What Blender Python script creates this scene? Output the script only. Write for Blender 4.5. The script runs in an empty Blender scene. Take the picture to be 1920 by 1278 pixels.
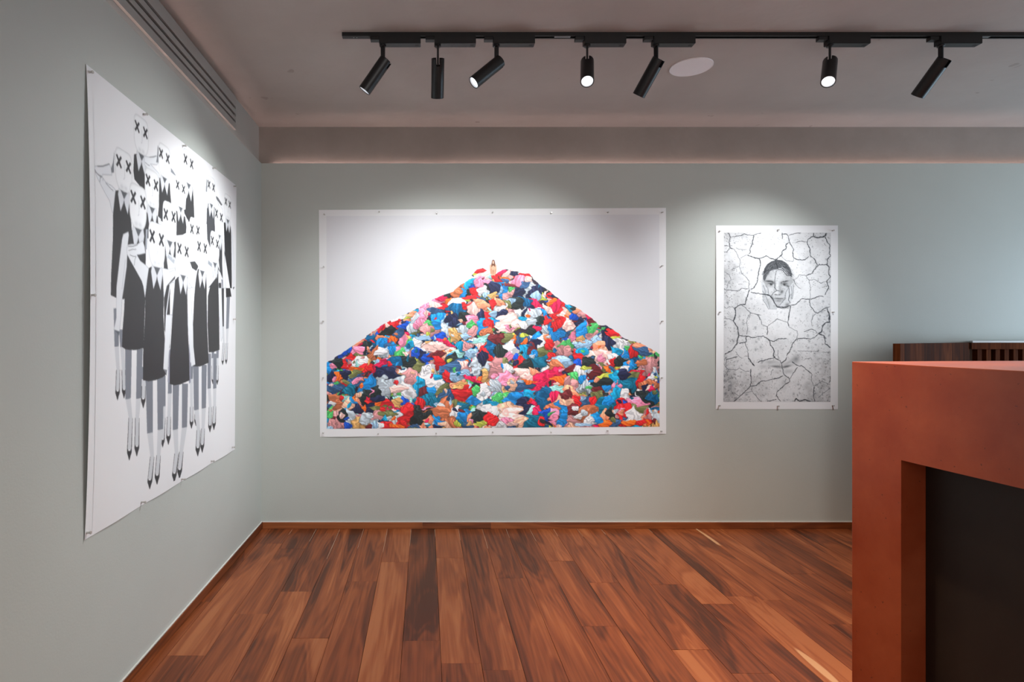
import bpy, bmesh, math, random
import numpy as np
from mathutils import Vector, Matrix

# ------------------------------------------------------------------ camera, light, exposure
SC = bpy.context.scene
COL = SC.collection
F, CX, CY, CAMH = 1095.0, 798.0, 628.0, 1.25       # focal length and vanishing point in photo pixels
cam_d = bpy.data.cameras.new('camera')
cam = bpy.data.objects.new('camera', cam_d)
COL.objects.link(cam)
cam.location = (0, 0, CAMH)
cam.rotation_euler = (math.radians(90), 0, 0)
cam_d.sensor_width = 36.0
cam_d.lens = 36.0 * F / 1920.0
cam_d.shift_x = (960 - CX) / 1920.0
cam_d.shift_y = (CY - 639) / 1920.0
cam_d.clip_start = 0.05
SC.camera = cam
SC.view_settings.view_transform = 'Standard'
SC.view_settings.look = 'None'
SC.view_settings.gamma = 1.0
SC.view_settings.exposure = 0.13
SC.view_settings.use_curve_mapping = False

world = bpy.data.worlds.new('world')
SC.world = world
world.use_nodes = True
bg = world.node_tree.nodes['Background']
bg.inputs[0].default_value = (0.75, 0.85, 1.0, 1)
bg.inputs[1].default_value = 0.6

def area_light(name, loc, rot, sx, sy, power, color):
    d = bpy.data.lights.new(name, 'AREA')
    d.shape = 'RECTANGLE'; d.size = sx; d.size_y = sy
    d.energy = power; d.color = color
    o = bpy.data.objects.new(name, d)
    COL.objects.link(o)
    o.location = loc; o.rotation_euler = rot
    return o

# daylight through the right-wall window, then an added soft fill behind the camera
area_light('daylight_side_window', (5.12, 2.75, 1.15), (0, math.radians(90), 0), 1.5, 1.6, 42, (0.62, 0.83, 1.0))
area_light('added_rear_fill', (1.9, -3.88, 1.45), (math.radians(90), 0, 0), 4.2, 2.1, 82, (1.0, 0.93, 0.87))

# ------------------------------------------------------------------ dimensions
YW = 3.78                       # face of the lined back wall
XL = (490 - CX) * YW / F        # face of the lined left wall
ZP = CAMH + (CY - 306) * YW / F # top edge of the lining panels
YU = YW + 0.05                  # bare wall behind the lining
XU = XL - 0.03
ZC = CAMH + (CY - 238) * YU / F # ceiling
XR, YR = 5.2, -4.0

# ------------------------------------------------------------------ helpers
def lin(c):
    c = c / 255.0
    return c / 12.92 if c <= 0.04045 else ((c + 0.055) / 1.055) ** 2.4
def rgb(r, g, b):
    return (lin(r), lin(g), lin(b), 1.0)

def mat(name, color, rough=0.5, metal=0.0, spec=0.5):
    m = bpy.data.materials.new(name); m.use_nodes = True
    b = m.node_tree.nodes['Principled BSDF']
    b.inputs['Base Color'].default_value = color
    b.inputs['Roughness'].default_value = rough
    b.inputs['Metallic'].default_value = metal
    b.inputs['Specular IOR Level'].default_value = spec
    return m

def nodes_of(m):
    nt = m.node_tree
    return nt, nt.nodes['Principled BSDF']

def add(nt, t, **kw):
    n = nt.nodes.new(t)
    for k, v in kw.items():
        setattr(n, k, v)
    return n

def ramp(nt, stops):
    r = nt.nodes.new('ShaderNodeValToRGB')
    e = r.color_ramp.elements
    e[0].position, e[0].color = stops[0]
    e[1].position, e[1].color = stops[-1]
    for p, c in stops[1:-1]:
        x = e.new(p); x.color = c
    return r

def noisy(name, c1, c2, scale=4.0, rough=0.6, bump=0.0, bscale=60.0, detail=5.0, spec=0.4, rough2=None, speck=None):
    """plaster or paint: two tones blended by noise, fine relief, optional dark specks"""
    m = mat(name, c1, rough, spec=spec)
    nt, b = nodes_of(m)
    tc = add(nt, 'ShaderNodeTexCoord')
    geo = add(nt, 'ShaderNodeNewGeometry')
    n = add(nt, 'ShaderNodeTexNoise'); n.inputs['Scale'].default_value = scale; n.inputs['Detail'].default_value = detail
    n.inputs['Roughness'].default_value = 0.62
    nt.links.new(geo.outputs['Position'], n.inputs['Vector'])
    r = ramp(nt, [(0.32, c1), (0.68, c2)])
    nt.links.new(n.outputs['Fac'], r.inputs['Fac'])
    out = r.outputs['Color']
    if speck:
        v = add(nt, 'ShaderNodeTexNoise'); v.inputs['Scale'].default_value = speck[0]; v.inputs['Detail'].default_value = 2
        nt.links.new(geo.outputs['Position'], v.inputs['Vector'])
        r2 = ramp(nt, [(speck[1], (0, 0, 0, 1)), (speck[1] + 0.03, (1, 1, 1, 1))])
        nt.links.new(v.outputs['Fac'], r2.inputs['Fac'])
        mx = add(nt, 'ShaderNodeMixRGB'); mx.blend_type = 'MIX'
        nt.links.new(r2.outputs['Color'], mx.inputs['Fac'])
        nt.links.new(out, mx.inputs['Color1']); mx.inputs['Color2'].default_value = speck[2]
        out = mx.outputs['Color']
    nt.links.new(out, b.inputs['Base Color'])
    if rough2 is not None:
        mr = add(nt, 'ShaderNodeMapRange')
        mr.inputs['To Min'].default_value = rough; mr.inputs['To Max'].default_value = rough2
        nt.links.new(n.outputs['Fac'], mr.inputs['Value']); nt.links.new(mr.outputs['Result'], b.inputs['Roughness'])
    if bump:
        nb = add(nt, 'ShaderNodeTexNoise'); nb.inputs['Scale'].default_value = bscale; nb.inputs['Detail'].default_value = 4
        nt.links.new(geo.outputs['Position'], nb.inputs['Vector'])
        bp = add(nt, 'ShaderNodeBump'); bp.inputs['Strength'].default_value = bump; bp.inputs['Distance'].default_value = 0.01
        nt.links.new(nb.outputs['Fac'], bp.inputs['Height']); nt.links.new(bp.outputs['Normal'], b.inputs['Normal'])
    return m

def emit(name, color, strength):
    m = bpy.data.materials.new(name); m.use_nodes = True
    nt = m.node_tree
    b = nt.nodes['Principled BSDF']
    b.inputs['Base Color'].default_value = color
    b.inputs['Emission Color'].default_value = color
    b.inputs['Emission Strength'].default_value = strength
    return m

def wood(name, tones, along='Y', rough=0.32, obj_random=True, gloss=0.5, streak=True, scale=1.0):
    """brown hardwood: stretched grain, wavy figure, a tone of its own for every board"""
    m = mat(name, tones[0], rough, spec=gloss)
    nt, b = nodes_of(m)
    L = nt.links.new
    geo = add(nt, 'ShaderNodeNewGeometry')
    oi = add(nt, 'ShaderNodeObjectInfo')
    mul = add(nt, 'ShaderNodeMath', operation='MULTIPLY'); mul.inputs[1].default_value = 37.0
    L(oi.outputs['Random'], mul.inputs[0])
    comb = add(nt, 'ShaderNodeCombineXYZ')
    for k in range(3):
        L(mul.outputs[0], comb.inputs[k])
    ad = add(nt, 'ShaderNodeVectorMath', operation='ADD')
    L(geo.outputs['Position'], ad.inputs[0]); L(comb.outputs[0], ad.inputs[1])
    mp = add(nt, 'ShaderNodeMapping')
    s = {'Y': (1, .11, 1), 'X': (.11, 1, 1), 'Z': (1, 1, .11)}[along]
    mp.inputs['Scale'].default_value = tuple(v * scale for v in s)
    L(ad.outputs[0], mp.inputs['Vector'])
    n1 = add(nt, 'ShaderNodeTexNoise'); n1.inputs['Scale'].default_value = 6; n1.inputs['Detail'].default_value = 2; n1.inputs['Distortion'].default_value = 1.2
    L(mp.outputs[0], n1.inputs['Vector'])
    # growth-ring figure: contour lines of a stretched noise field
    k1 = add(nt, 'ShaderNodeMath', operation='MULTIPLY'); k1.inputs[1].default_value = 58.0
    L(n1.outputs['Fac'], k1.inputs[0])
    sn = add(nt, 'ShaderNodeMath', operation='SINE'); L(k1.outputs[0], sn.inputs[0])
    n2 = add(nt, 'ShaderNodeTexNoise'); n2.inputs['Scale'].default_value = 95; n2.inputs['Detail'].default_value = 6
    mp2 = add(nt, 'ShaderNodeMapping')
    s2 = {'Y': (1, .03, 1), 'X': (.03, 1, 1), 'Z': (1, 1, .03)}[along]
    mp2.inputs['Scale'].default_value = tuple(v * scale for v in s2)
    L(ad.outputs[0], mp2.inputs['Vector']); L(mp2.outputs[0], n2.inputs['Vector'])
    # blend: 0.22*figure + 0.5*broad + fine
    a1 = add(nt, 'ShaderNodeMath', operation='MULTIPLY_ADD'); a1.inputs[1].default_value = 0.06; 
    L(sn.outputs[0], a1.inputs[0]); L(n1.outputs['Fac'], a1.inputs[2])
    a2 = add(nt, 'ShaderNodeMath', operation='MULTIPLY_ADD'); a2.inputs[1].default_value = 0.46
    L(n2.outputs['Fac'], a2.inputs[0]); L(a1.outputs[0], a2.inputs[2])
    a3 = add(nt, 'ShaderNodeMath', operation='SUBTRACT'); a3.inputs[1].default_value = 0.23
    L(a2.outputs[0], a3.inputs[0])
    # every board shifts towards light or dark
    mr = add(nt, 'ShaderNodeMapRange'); mr.inputs['To Min'].default_value = -0.11; mr.inputs['To Max'].default_value = 0.10
    fr = add(nt, 'ShaderNodeMath', operation='FRACT')
    m7 = add(nt, 'ShaderNodeMath', operation='MULTIPLY'); m7.inputs[1].default_value = 91.7
    L(oi.outputs['Random'], m7.inputs[0]); L(m7.outputs[0], fr.inputs[0]); L(fr.outputs[0], mr.inputs['Value'])
    a4 = add(nt, 'ShaderNodeMath', operation='ADD'); L(a3.outputs[0], a4.inputs[0])
    if obj_random:
        L(mr.outputs['Result'], a4.inputs[1])
    else:
        a4.inputs[1].default_value = 0
    st = [(0.26 + 0.5 * i / (len(tones) - 1), t) for i, t in enumerate(tones)]
    r = ramp(nt, st); L(a4.outputs[0], r.inputs['Fac'])
    out = r.outputs['Color']
    if streak:
        n3 = add(nt, 'ShaderNodeTexNoise'); n3.inputs['Scale'].default_value = 3.1; n3.inputs['Detail'].default_value = 1
        mp3 = add(nt, 'ShaderNodeMapping'); s3 = {'Y': (2.2, .3, 1), 'X': (.3, 2.2, 2.2), 'Z': (1, 1, .05)}[along]
        mp3.inputs['Scale'].default_value = s3
        L(ad.outputs[0], mp3.inputs['Vector']); L(mp3.outputs[0], n3.inputs['Vector'])
        r3 = ramp(nt, [(0.752, (0, 0, 0, 1)), (0.762, (1, 1, 1, 1))]); L(n3.outputs['Fac'], r3.inputs['Fac'])
        mx = add(nt, 'ShaderNodeMixRGB'); L(r3.outputs['Color'], mx.inputs['Fac']); L(out, mx.inputs['Color1'])
        mx.inputs['Color2'].default_value = rgb(196, 150, 110)
        out = mx.outputs['Color']
    L(out, b.inputs['Base Color'])
    bp = add(nt, 'ShaderNodeBump'); bp.inputs['Strength'].default_value = 0.12; bp.inputs['Distance'].default_value = 0.002
    L(n2.outputs['Fac'], bp.inputs['Height']); L(bp.outputs['Normal'], b.inputs['Normal'])
    return m

def link(name, me, parent=None, material=None):
    o = bpy.data.objects.new(name, me)
    COL.objects.link(o)
    if material is not None and me is not None and not me.materials:
        me.materials.append(material)
    if parent is not None:
        o.parent = parent
    return o

def empty(name, loc=(0, 0, 0), rz=0.0):
    o = bpy.data.objects.new(name, None)
    COL.objects.link(o)
    o.location = loc; o.rotation_euler = (0, 0, rz); o.empty_display_size = 0.1
    return o

def tag(o, label=None, cat=None, group=None, kind=None):
    if label: o['label'] = label
    if cat: o['category'] = cat
    if group: o['group'] = group
    if kind: o['kind'] = kind
    return o

def bm_box(bm, x0, x1, y0, y1, z0, z1):
    vs = [bm.verts.new(p) for p in ((x0, y0, z0), (x1, y0, z0), (x1, y1, z0), (x0, y1, z0),
                                    (x0, y0, z1), (x1, y0, z1), (x1, y1, z1), (x0, y1, z1))]
    for f in ((3, 2, 1, 0), (4, 5, 6, 7), (0, 1, 5, 4), (1, 2, 6, 5), (2, 3, 7, 6), (3, 0, 4, 7)):
        bm.faces.new([vs[i] for i in f])

def mesh_of(bm, name, smooth=False):
    me = bpy.data.meshes.new(name)
    bm.normal_update()
    bm.to_mesh(me); bm.free()
    if smooth:
        for p in me.polygons: p.use_smooth = True
    return me

def box(name, x0, x1, y0, y1, z0, z1, material, parent=None, bevel=0.0):
    bm = bmesh.new()
    bm_box(bm, x0, x1, y0, y1, z0, z1)
    if bevel:
        bmesh.ops.bevel(bm, geom=bm.edges[:], offset=bevel, segments=2, affect='EDGES', profile=0.7)
    return link(name, mesh_of(bm, name), parent, material)

def prism(name, pts, z0, z1, material, parent=None, bevel=0.0):
    bm = bmesh.new()
    lo = [bm.verts.new((x, y, z0)) for x, y in pts]
    hi = [bm.verts.new((x, y, z1)) for x, y in pts]
    n = len(pts)
    bm.faces.new(lo[::-1]); bm.faces.new(hi)
    for i in range(n):
        bm.faces.new((lo[i], lo[(i + 1) % n], hi[(i + 1) % n], hi[i]))
    bmesh.ops.recalc_face_normals(bm, faces=bm.faces[:])
    if bevel:
        bmesh.ops.bevel(bm, geom=bm.edges[:], offset=bevel, segments=2, affect='EDGES', profile=0.7)
    return link(name, mesh_of(bm, name), parent, material)

def lathe(bm, prof, seg=32, ang0=0.0, ang1=2 * math.pi, close=True):
    """revolve (r, z) pairs about z"""
    full = abs(ang1 - ang0 - 2 * math.pi) < 1e-6
    n = seg if full else seg + 1
    rings = []
    for r, z in prof:
        if r < 1e-7:
            v = bm.verts.new((0, 0, z)); rings.append([v] * n)
        else:
            rings.append([bm.verts.new((r * math.cos(ang0 + (ang1 - ang0) * i / seg), r * math.sin(ang0 + (ang1 - ang0) * i / seg), z)) for i in range(n)])
    for a, b in zip(rings[:-1], rings[1:]):
        for i in range(seg):
            j = (i + 1) % n
            q = []
            for v in (a[i], a[j], b[j], b[i]):
                if v not in q: q.append(v)
            if len(q) > 2:
                try: bm.faces.new(q)
                except ValueError: pass

def smooth_by_angle(me, deg=40):
    for p in me.polygons: p.use_smooth = True
    try: me.set_sharp_from_angle(angle=math.radians(deg))
    except Exception: pass

# ------------------------------------------------------------------ materials
M_WALL = noisy('wall_paint_grey_green', rgb(183, 188, 183), rgb(187, 192, 187), 1.5, 0.55, 0.05, 140)
M_UPPER = noisy('bare_plaster_grey', rgb(160, 160, 155), rgb(168, 167, 162), 2.0, 0.7, 0.1, 40)
M_CEIL = noisy('ceiling_plaster_taupe', rgb(175, 167, 161), rgb(188, 181, 175), 1.3, 0.62, 0.22, 14, detail=7,
               speck=(9.0, 0.74, rgb(163, 152, 145)))
M_BAND = noisy('plaster_band_taupe', rgb(139, 130, 124), rgb(153, 144, 138), 2.2, 0.7, 0.25, 12, detail=7)
FLOOR_TONES = [rgb(74, 37, 20), rgb(104, 52, 27), rgb(128, 66, 34), rgb(145, 79, 43), rgb(162, 97, 58)]
M_PLANK = wood('floor_plank_wood', FLOOR_TONES, 'Y', 0.36, gloss=0.28)
M_SKIRT_X = wood('skirting_wood', [rgb(88, 42, 20), rgb(128, 68, 34), rgb(158, 90, 48)], 'X', 0.4)
M_SKIRT_Y = wood('skirting_wood_left', [rgb(88, 42, 20), rgb(128, 68, 34), rgb(158, 90, 48)], 'Y', 0.4, streak=False)
M_SUB = mat('dark_subfloor', rgb(44, 26, 18), 0.8)
M_WHITE = mat('white_caulk', rgb(214, 212, 206), 0.6)
M_BLACK = noisy('black_powder_coat', rgb(17, 18, 20), rgb(21, 22, 24), 30, 0.42, 0.03, 300, spec=0.5)
M_DARK = mat('black_plastic', rgb(10, 10, 11), 0.55)
M_RAIL_METAL = mat('track_conductor', rgb(120, 120, 122), 0.35, 0.8)
M_SCREW = mat('steel_screw', rgb(150, 150, 150), 0.3, 1.0)
M_GRILLE = noisy('grille_enamel', rgb(152, 151, 147), rgb(158, 157, 153), 3, 0.45, 0.0)
M_VOID = mat('grille_void', rgb(16, 14, 13), 0.9)
M_COUNTER = noisy('terracotta_plaster', rgb(139, 54, 24), rgb(164, 79, 46), 4.2, 0.24, 0.05, 30, detail=8, spec=0.5, rough2=0.38,
                  speck=(75.0, 0.72, rgb(104, 44, 28)))
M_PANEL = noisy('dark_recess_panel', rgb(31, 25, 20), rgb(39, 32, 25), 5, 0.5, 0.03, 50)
M_RAILWOOD = wood('balustrade_wood', [rgb(50, 22, 8), rgb(76, 36, 14), rgb(104, 56, 28)], 'Z', 0.75, streak=False, gloss=0.05)
M_CAP = mat('pale_stone_cap', rgb(196, 196, 194), 0.4)
M_PAPER = mat('poster_paper', rgb(233, 234, 236), 0.45, spec=0.35)
M_PIN = mat('pin_steel', rgb(190, 188, 184), 0.35, 0.35)
M_DISC = noisy('speaker_cloth_white', rgb(238, 236, 238), rgb(241, 239, 241), 6, 0.6)
M_LENS = emit('lamp_lens_lit', (1.0, 0.96, 0.9, 1), 9.0)
M_REFL = mat('reflector_white', rgb(235, 238, 242), 0.3)
M_LED = emit('cove_led', (1.0, 0.72, 0.67, 1), 15.0)
M_FRAME = mat('window_frame_dark', rgb(40, 36, 33), 0.5)

def print_material(name):
    m = mat(name, (1, 1, 1, 1), 0.45, spec=0.35)
    nt, b = nodes_of(m)
    a = add(nt, 'ShaderNodeAttribute'); a.attribute_name = 'ink'
    nt.links.new(a.outputs['Color'], b.inputs['Base Color'])
    return m

# ------------------------------------------------------------------ room shell
def struct(o):
    o['kind'] = 'structure'; return o

floor = struct(box('floor', XU - 0.1, XR, YR, YU + 0.1, -0.08, -0.016, M_SUB))
ceiling = struct(box('ceiling', XU - 0.1, XR + 0.1, YR - 0.1, YU + 0.1, ZC, ZC + 0.1, M_CEIL))
struct(box('wall_back', XL - 0.02, XR, YW, YW + 0.02, -0.016, ZP, M_WALL))
struct(box('wall_left', XL - 0.018, XL, YR, YW, -0.016, ZP, M_WALL))
struct(box('wall_back_upper', XU, XR, YU, YU + 0.1, -0.016, ZC, M_BAND))
struct(box('wall_left_upper', XU - 0.1, XU, YR, YU, -0.016, ZC, M_UPPER))

def wall_with_window(name, plane, lo, hi, a0, a1, w0, w1, s0, s1, wname):
    """wall at x=plane (or y=plane) with one opening and its frame; off camera, lets the daylight in"""
    bm = bmesh.new()
    def bx(p0, p1, z0, z1):
        if name == 'wall_right': bm_box(bm, lo, hi, p0, p1, z0, z1)
        else: bm_box(bm, p0, p1, lo, hi, z0, z1)
    bx(a0, w0, -0.016, ZC); bx(w1, a1, -0.016, ZC); bx(w0, w1, -0.016, s0); bx(w0, w1, s1, ZC)
    struct(link(name, mesh_of(bm, name), None, M_WALL))
    bm = bmesh.new()
    t = 0.05
    bx(w0, w0 + t, s0, s1); bx(w1 - t, w1, s0, s1); bx(w0 + t, w1 - t, s0, s0 + t); bx(w0 + t, w1 - t, s1 - t, s1)
    c = (w0 + w1) / 2; bx(c - t / 2, c + t / 2, s0 + t, s1 - t)
    struct(link(wname, mesh_of(bm, wname), None, M_FRAME))
wall_with_window('wall_right', 0, XR, XR + 0.1, YR, YU, 1.9, 3.6, 0.35, 1.95, 'window_1')
wall_with_window('wall_rear', 0, YR - 0.1, YR, XU - 0.1, XR, -0.25, 4.05, 0.35, 2.55, 'added_rear_window')  # unseen rear window, added to go with the room fill

# floor boards
rnd = random.Random(7)
PW = 0.1530
PX0 = -1.0115
joints = {0: [3.507, 2.28], -1: [2.74], 2: [2.848], 3: [2.41], 4: [2.967], 5: [3.22], 6: [2.39], 7: [3.277], 8: [2.18], 9: [3.007],
          11: [3.235, 2.51], 12: [2.95], 13: [2.321], 14: [2.93, 2.16], 16: [2.796], 18: [2.527], 1: [3.42, 2.62], 10: [2.06]}
GAP = 0.0006
def plank(x0, x1, y0, y1):
    bm = bmesh.new()
    z1 = rnd.uniform(-0.0004, 0.0004)
    x0 += GAP; x1 -= GAP; y0 += GAP * 0.7; y1 -= GAP * 0.7
    c = 0.0007
    # chamfered long edges
    prof = [(x0, -0.016), (x1, -0.016), (x1, z1 - c), (x1 - c, z1), (x0 + c, z1), (x0, z1 - c)]
    a = [bm.verts.new((x, y0, z)) for x, z in prof]
    b = [bm.verts.new((x, y1, z)) for x, z in prof]
    n = len(prof)
    bm.faces.new(a); bm.faces.new(b[::-1])
    for i in range(n):
        bm.faces.new((a[i], b[i], b[(i + 1) % n], a[(i + 1) % n]))
    bmesh.ops.recalc_face_normals(bm, faces=bm.faces[:])
    return link('plank', mesh_of(bm, 'plank'), floor, M_PLANK)
YEND = YW - 0.0015
for k in range(-1, 33):
    x0 = PX0 + k * PW; x1 = x0 + PW
    x0 = max(x0, XL + 0.001)
    js = sorted(joints.get(k, []), reverse=True)
    if not js: js = [rnd.uniform(2.2, 3.6)]
    y = js[-1]
    while y > -0.3:
        y -= rnd.uniform(0.9, 1.9); js.append(y)
    if js[-1] < -0.9: js[-1] = -0.9
    top = YEND
    for j in js:
        plank(x0, x1, j, top); top = j
# the boards go on behind the camera
rest = box('plank_field', XL + 0.001, XR - 0.001, YR + 0.001, -0.9, -0.016, -0.0005, M_PLANK, floor)
rest['kind'] = 'stuff'
rest2 = box('plank_field_side', PX0 + 33 * PW + GAP, XR - 0.001, -0.9, YEND, -0.016, -0.0005, M_PLANK, floor)
rest2['kind'] = 'stuff'

# thin pale strips in some of the seams next to the back wall
M_SEAM = mat('pale_seam', rgb(214, 190, 164), 0.5)
for k, ln in ((1, .10), (2, .22), (3, .50), (4, .34), (5, .40), (6, .30), (7, .14), (8, .20), (9, .34), (10, .16), (11, .22), (12, .13), (13, .14), (14, .10), (15, .08), (16, .07)):
    x = PX0 + k * PW
    box('seam_strip', x - GAP * .85, x + GAP * .85, YEND - 0.012 - ln, YEND - 0.012, -0.012, -0.0002, M_SEAM, floor)

# skirting boards
SH = 12.0 * YW / F
bb = struct(empty('baseboard_back', (0, YW, 0)))
xs = [XL + 0.0105, -0.02, (920 - CX) * YW / F, (1190 - CX) * YW / F, 2.25, 3.6, XR - 0.002]
for a, b in zip(xs[:-1], xs[1:]):
    o = box('skirting_board', a + 0.0001, b - 0.0001, -0.011, -0.0004, 0.001, SH, M_SKIRT_X, bb, 0.0012)
box('caulk_line', XL + 0.0105, XR - 0.002, -0.006, -0.0004, SH + 0.0002, SH + 0.0045, M_WHITE, bb)
bl = struct(empty('baseboard_left', (XL, 0, 0)))
ys = [YR + 0.002, 0.4, 2.05, YW - 0.0005]
for a, b in zip(ys[:-1], ys[1:]):
    box('skirting_board', 0.0004, 0.010, a + 0.0001, b - 0.0001, 0.001, SH, M_SKIRT_Y, bl, 0.0012)
box('caulk_line', 0.0004, 0.006, YR + 0.002, YW - 0.0005, SH + 0.0002, SH + 0.0045, M_WHITE, bl)

# light strips hidden in the gap behind the top of the lining
def led(name, label, x0, x1, y0, y1):
    e = empty(name, ((x0 + x1) / 2, (y0 + y1) / 2, ZP - 0.016))
    cx, cy = e.location.x, e.location.y
    box('carrier', x0 - cx, x1 - cx, y0 - cy, y1 - cy, 0, 0.004, M_CAP, e)
    box('glowing_tape', x0 - cx + 0.001, x1 - cx - 0.001, y0 - cy + 0.001, y1 - cy - 0.001, 0.0042, 0.006, M_LED, e)
    return tag(e, label, 'led strip', 'cove light strips')
led('led_strip', 'hidden light strip glowing above the top edge of the back wall', XL + 0.06, XR - 0.1, YW + 0.026, YW + 0.034)
led('led_strip', 'hidden light strip glowing above the top edge of the left wall', XL - 0.026, XL - 0.020, 0.0, YW - 0.05)

# linear air grille on the band above the left wall
GZ0 = 2.418
gr = empty('air_grille', (XU, 2.0, GZ0))
tag(gr, 'long grey linear air grille with three dark slots above the left wall', 'air grille')
GY0, GY1 = -2.6, 1.325
slots = [0.036, 0.0745, 0.1165]
sh = 0.0145
gt = ZC - GZ0 - 0.008
GD = 0.012
box('back_plate', 0.0002, 0.001, GY0, GY1, 0.004, gt - 0.004, M_VOID, gr)
zs = [0.0] + [v for s in slots for v in (s, s + sh)] + [gt]
for i in range(0, len(zs), 2):
    box('blade', 0.0012, GD if i else GD + 0.003, GY0, GY1, zs[i], zs[i + 1], M_GRILLE, gr, 0.0008)
box('end_cap', 0.0012, GD, GY1 + 0.0003, GY1 + 0.006, 0, gt, M_GRILLE, gr, 0.0008)

# ------------------------------------------------------------------ track with spotlights
TY = 2.644                       # centre line of the track
TW, TH = 0.028, 0.017
TX0 = (641 - CX) * 2.63 / F
TX1 = 3.3
TZ = ZC - TH
tr = empty('light_track', (TX0, TY, ZC))
tag(tr, 'black ceiling track that carries the row of spotlights', 'light track')
LT = TX1 - TX0
box('rail_wall', 0, LT, -TW / 2, -TW / 2 + 0.006, -TH, -0.0002, M_BLACK, tr, 0.0006)
box('rail_wall', 0, LT, TW / 2 - 0.006, TW / 2, -TH, -0.0002, M_BLACK, tr, 0.0006)
box('rail_top', 0, LT, -TW / 2 + 0.006, TW / 2 - 0.006, -0.006, -0.0002, M_DARK, tr)
box('conductor', 0.07, LT, -0.0015, 0.0015, -0.0115, -0.0062, M_RAIL_METAL, tr)
box('end_feed', 0, 0.125, -TW / 2 + 0.0062, TW / 2 - 0.0062, -TH - 0.0006, -0.0125, M_BLACK, tr, 0.0006)
for x in (0.052, 0.066):
    bm = bmesh.new(); lathe(bm, [(0, 0), (0.0025, 0), (0.0025, -0.0008), (0, -0.0008)], 12)
    s = link('screw', mesh_of(bm, 'screw'), tr, M_SCREW); s.location = (x, 0, -TH - 0.0007)
for px in (1055, 1842):
    x = (px - CX) * 2.64 / F - TX0
    box('track_joiner', x - 0.036, x + 0.036, -0.0075, 0.0075, -TH + 0.001, -0.013, M_RAIL_METAL, tr, 0.0005)

PIV = 2.476                      # height of the swivel joint
HR, HL = 0.0292, 0.168           # head radius and length
def head_mesh():
    """hollow cylinder with a slot at the top for the arm and an open, recessed mouth; axis -z, joint at the origin"""
    bm = bmesh.new()
    t = 0.024                    # how far the body reaches above the joint
    lathe(bm, [(0, 0.004 - t), (HR - 0.003, 0.004 - t), (HR - 0.003, -0.006)], 40)
    lathe(bm, [(HR - 0.0035, -0.006), (HR, -0.006), (HR, -HL + t + 0.001), (HR - 0.001, -HL + t), (HR - 0.003, -HL + t), (HR - 0.003, -HL + t + 0.014), (0, -HL + t + 0.016)], 40)
    # two raised cheeks either side of the slot
    g = 0.30
    for c in (0, math.pi):
        pr = [(HR - 0.0045, -0.0061), (HR, -0.0061), (HR, t - 0.0015), (HR - 0.0015, t), (HR - 0.003, t), (HR - 0.0045, t - 0.0015), (HR - 0.0045, -0.0061)]
        lathe(bm, pr, 16, c + g - math.pi / 2, c + math.pi / 2 - g)
    me = mesh_of(bm, 'lamp_head'); smooth_by_angle(me, 35)
    return me
ME_HEAD = head_mesh()
def disc_mesh(name, r, h):
    bm = bmesh.new(); lathe(bm, [(0, 0), (r, 0), (r, h), (0, h)], 32)
    me = mesh_of(bm, name); smooth_by_angle(me, 35); return me
ME_LENS = disc_mesh('lens', HR - 0.0042, 0.0025)
ME_CUP = None
def cup_mesh():
    bm = bmesh.new()
    lathe(bm, [(HR - 0.0034, 0.0), (HR - 0.0045, 0.010), (HR - 0.0055, 0.010), (HR - 0.0044, 0.0), (HR - 0.0034, 0.0)], 40)
    me = mesh_of(bm, 'reflector'); smooth_by_angle(me, 35); return me
ME_CUP = cup_mesh()
ME_SCREWCAP = disc_mesh('pivot_screw', 0.0035, 0.024)

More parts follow.
